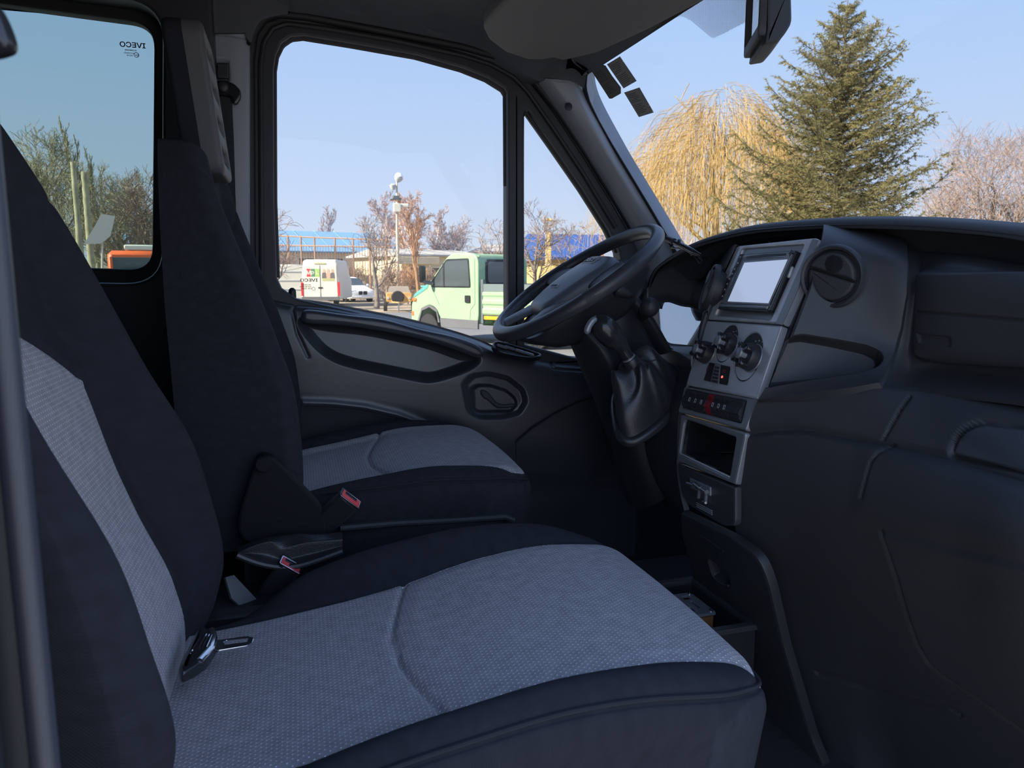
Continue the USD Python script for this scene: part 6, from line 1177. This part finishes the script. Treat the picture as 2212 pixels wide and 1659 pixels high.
tree('birch_tree', 'thin birch between the broad birch and the pale crooked birch', 945, 62, 448, 27, bark='bark_birch', twig='twig_mauve', levels=4, kids=(16, 10, 8), spread=.42, ratio=.42, droop=.2, trunk_r=.15, tip=.013)
tree('bare_tree', 'bare tree partly hidden by the dark window post', 1085, 44, 458, 18, levels=4, kids=(9, 7, 6), spread=.6, ratio=.62, trunk_r=.13, tip=.011)
tree('bare_tree', 'bare tree with tangled grey branches just right of the window post', 1158, 30, 432, 19, levels=4, kids=(10, 8, 6), spread=.6, ratio=.62, trunk_r=.14, tip=.008)
tree('bare_tree', 'thin bare sapling in front of the royal blue roof', 1232, 36, 482, 20, levels=4, kids=(9, 6, 5), spread=.5, ratio=.5, trunk_r=.08, tip=.008)
tree('bare_tree', 'gnarled bare tree over the right end of the royal blue roof', 1282, 38, 472, 21, levels=4, kids=(8, 7, 6), spread=.62, ratio=.6, trunk_r=.12, tip=.009)
for k, (px, d, top, sd, lb) in enumerate(((1318, 30, 522, 30, 'reddish bare shrub seen through the steering wheel'), (775, 52, 560, 31, 'brown bare shrub behind the white car'), (835, 40, 560, 32, 'brown bare shrub at the foot of the lamp post'), (880, 42, 566, 33, 'brown bare shrub behind the yellow trailer'), (930, 44, 572, 34, 'bare shrub in front of the cream workshop windows'), (620, 47, 548, 35, 'bare shrub against the pipe fence, left of the delivery van'), (1395, 27, 470, 36, 'pale reddish bare shrub low in the windshield corner'), (1455, 28, 500, 37, 'straw coloured bare shrub under the weeping willow'))):
    tree('bare_shrub', lb, px, d, top, sd, cat='shrub', bark='bark_rust' if k in (0, 6) else 'bark_grey', twig=('twig_red', 'twig_brown', 'twig_brown', 'twig_rust', 'twig_brown', 'twig_brown', 'twig_rust', 'twig_straw')[k], levels=4, kids=(14, 7, 5), spread=.75, ratio=.85, clear=.02, up=.5, trunk_r=.05, tip=.008)
# thicket in the rear side window
for k, (px, d, top, sd, lb, b_, tw) in enumerate(((110, 36, 268, 40, 'bare tree at the left of the rear side window', 'bark_grey', 'twig_olive'), (178, 40, 268, 41, 'tall poplar with upright twigs in the rear side window', 'bark_olive', 'twig_olive'), (212, 44, 330, 42, 'second poplar with upright twigs, behind the white board', 'bark_olive', 'twig_olive'), (262, 42, 372, 43, 'bushy bare tree above the orange truck in the rear side window', 'bark_grey', 'twig_olive'), (318, 38, 368, 44, 'dark bare tree at the right of the rear side window', 'bark_grey', 'twig_brown'), (140, 46, 325, 45, 'dense round bare tree beside the nearest backrest edge', 'bark_grey', 'twig_olive'), (236, 50, 345, 46, 'hazy bare tree far behind the pale topped trunks', 'bark_grey', 'twig_olive'), (290, 52, 395, 47, 'hazy bare tree behind the bushy tree over the orange truck', 'bark_grey', 'twig_brown'))):
    up_ = .95 if k in (1, 2) else .3
    tree('bare_tree', lb, px, d, top, sd, bark=b_, twig=tw, levels=4, kids=(22, 11, 8) if k in (1, 2) else (15, 10, 9), spread=.30 if k in (1, 2) else .55, ratio=.34 if k in (1, 2) else .55, up=up_, trunk_r=.20, tip=.012)
for k, (px, top, d, r) in enumerate(((178, 362, 33, .12), (200, 382, 34, .14))):
    t = thing('tree_stump', ('pale topped tree trunk standing in the rear side window', 'rougher topped tree trunk right of the pale one')[k], 'tree trunk', tuple(gp(px, d))); z_ = zat(top, d); rg_ = np.random.default_rng(50 + k)
    ns = 24; obj('trunk', tube([(rg_.normal(0, .006), rg_.normal(0, .006), z_ * i / ns) for i in range(ns + 1)], [r * (1.25 - .4 * i / ns) * (1 + rg_.normal(0, .03)) for i in range(ns + 1)], 10), 'bark_pale', t); obj('branch_stub', tube([(0, 0, z_ * .97), (.12, -.05, z_ * 1.0)], [r * .6, r * .5], 7), 'bark_pale', t)
# bare tree right in the windshield
tree('bare_tree', 'spreading bare tree with rosy twigs right of the spruce', 2125, 32, 262, 60, bark='bark_grey', twig='twig_rosy', levels=5, kids=(12, 7, 6, 4), spread=.62, ratio=.72, up=.30, clear=.15, trunk_r=.2, tip=.006)
tree('bare_tree', 'lower bare tree between the spruce and the rosy tree', 2015, 38, 385, 61, bark='bark_grey', twig='twig_rosy', levels=4, kids=(13, 9, 7), spread=.62, ratio=.7, up=.5, trunk_r=.12, tip=.007)
tree('bare_tree', 'bare tree leaning in at the right edge of the windshield', 2235, 30, 300, 62, bark='bark_grey', twig='twig_rosy', levels=4, kids=(13, 9, 8), spread=.6, ratio=.72, up=.4, trunk_r=.16, tip=.006)
# weeping willow
rng = np.random.default_rng(70); dw = 36.; hw_ = zat(196, dw)
wl = thing('weeping_willow', 'golden yellow weeping willow left of the spruce', 'tree', tuple(gp(1545, dw)))
sg = grow(rng, hw_ * .74, levels=3, kids=(13, 9), spread=.72, ratio=.50, up=.42, clear=.22, trunk_r=.30, wander=.12, tip=.02)
S_ = lambda l, sides: prisms(*[np.array([s[i] for s in l]) for i in range(4)], sides=sides)
obj('trunk', S_(sg[0], 9), 'bark_willow', wl, smooth=60); obj('branch', S_(sg[1], 6), 'bark_willow', wl, smooth=False, kind='stuff'); obj('bough', S_(sg[2], 4), 'willow_twig', wl, smooth=False, kind='stuff')
ST = [[], [], [], []]
for _ in range(2700):
    rho = 4.4 * math.sqrt(rng.random()); a_ = rng.random() * 2 * math.pi; zt_ = hw_ * (1 - .46 * (rho / 4.4) ** 2) * (.70 + .30 * rng.random() ** .5); p = np.array([rho * math.cos(a_), rho * math.sin(a_), zt_ - .25]); cl = 1 + .12 * math.sin(3 * a_) + .10 * math.sin(7 * a_ + 1); p[:2] *= cl
    L = (.25 + .55 * rng.random()) * max(p[2] - .4, .6); d = np.r_[p[:2] / max(rho, .3) * .45 + rng.normal(0, .2, 2), .55]; n = 10; rad_ = .0092
    for i in range(n):
        d = d * .62 + np.r_[rng.normal(0, .05, 2), -.40]; d /= np.linalg.norm(d); p1 = p + d * L / n; r1 = rad_ * (1 - i / n * .5)
        ST[0].append(p); ST[1].append(p1); ST[2].append(r1); ST[3].append(r1 * .9); p = p1
obj('hanging_twigs', prisms(*ST, sides=3), 'willow_twig', wl, smooth=False, kind='stuff')
# spruce
rng = np.random.default_rng(80); dsx = 25.; hs = zat(46, dsx)
sprc = thing('spruce', 'tall dark green spruce rising over the dashboard', 'tree', tuple(gp(1795, dsx)))
obj('trunk', tube([(0, 0, z) for z in np.linspace(0, hs, 16)], np.linspace(.22, .012, 16), 9), 'bark_spruce', sprc)
B = [[], [], [], []]; N0, N1, NR = [], [], []
nw = 50
for i in range(nw):
    s = (i + .3) / nw; z = .8 + (hs - .95) * s; lmax = 5.3 * (1 - s) ** .68 + .06
    for j in range(7 if s < .8 else 4):
        a = j * 2 * math.pi / 7 + rng.random() * .8 + i * 2.4; L = lmax * (.42 + .62 * rng.random() ** 1.2); rise = .02 + .42 * s + .16 * rng.random(); p = np.array([0, 0, z + rng.normal(0, .06)]); n = 9; d = np.array([math.cos(a), math.sin(a), rise])
        pts = [p]
        for k in range(n):
            d = d + np.array([0, 0, -.06 + .34 * (k / n) ** 1.4]) + rng.normal(0, .03, 3); d /= np.linalg.norm(d); p = p + d * L / n; pts.append(p)
        for k in range(n):
            B[0].append(pts[k]); B[1].append(pts[k + 1]); B[2].append(.028 * (1 - k / n) * (1 - .6 * s) + .008); B[3].append(.028 * (1 - (k + 1) / n) * (1 - .6 * s) + .006)
            N0.append(pts[k]); N1.append(pts[k + 1]); NR.append(.09)
            f_ = k / n
            if f_ < .18: continue
            for side in (-1, 1, -1, 1, -1):                               # side twigs, hanging a little
                e = np.cross(d, [0, 0, 1.]); e /= np.linalg.norm(e); l2 = min(.75, .17 * L + .07) * (1.2 - f_ * .5) * (.6 + .7 * rng.random()); t0 = pts[k] + (pts[k + 1] - pts[k]) * rng.random()
                dd = e * side * (.75 + .2 * rng.random()) + d * .65 + np.array([0, 0, -.34 + rng.normal(0, .28)]); dd /= np.linalg.norm(dd); m_ = t0 + dd * l2 * .55; e_ = m_ + (dd + [0, 0, -.22]) * l2 * .45
                N0 += [t0, m_]; N1 += [m_, e_]; NR += [.085, .075]
obj('branch', prisms(*B, sides=4), 'bark_spruce', sprc, smooth=False, kind='stuff')
N0, N1, NR = np.array(N0), np.array(N1), np.array(NR); t = N1 - N0; ln = np.linalg.norm(t, axis=1); reps = np.maximum(2, (ln / .020).astype(int)); idx = np.repeat(np.arange(len(N0)), reps)
s = rng.random(len(idx)); p = N0[idx] + t[idx] * s[:, None]; tn = t[idx] / np.maximum(ln[idx], 1e-6)[:, None]
r = rng.normal(0, 1, (len(idx), 3)); r -= tn * (r * tn).sum(1, keepdims=True); r /= np.linalg.norm(r, axis=1, keepdims=True); nd = r * .78 + tn * .62
side = np.cross(nd, tn); side /= np.maximum(np.linalg.norm(side, axis=1, keepdims=True), 1e-6); Ln = (NR[idx] * (.8 + .5 * rng.random(len(idx))))[:, None]; wd = .011
V = np.stack([p - side * wd, p + side * wd, p + nd * Ln], 1).reshape(-1, 3); obj('needles', (V, np.arange(len(V)).reshape(-1, 3)), 'needles', sprc, smooth=False, kind='stuff')
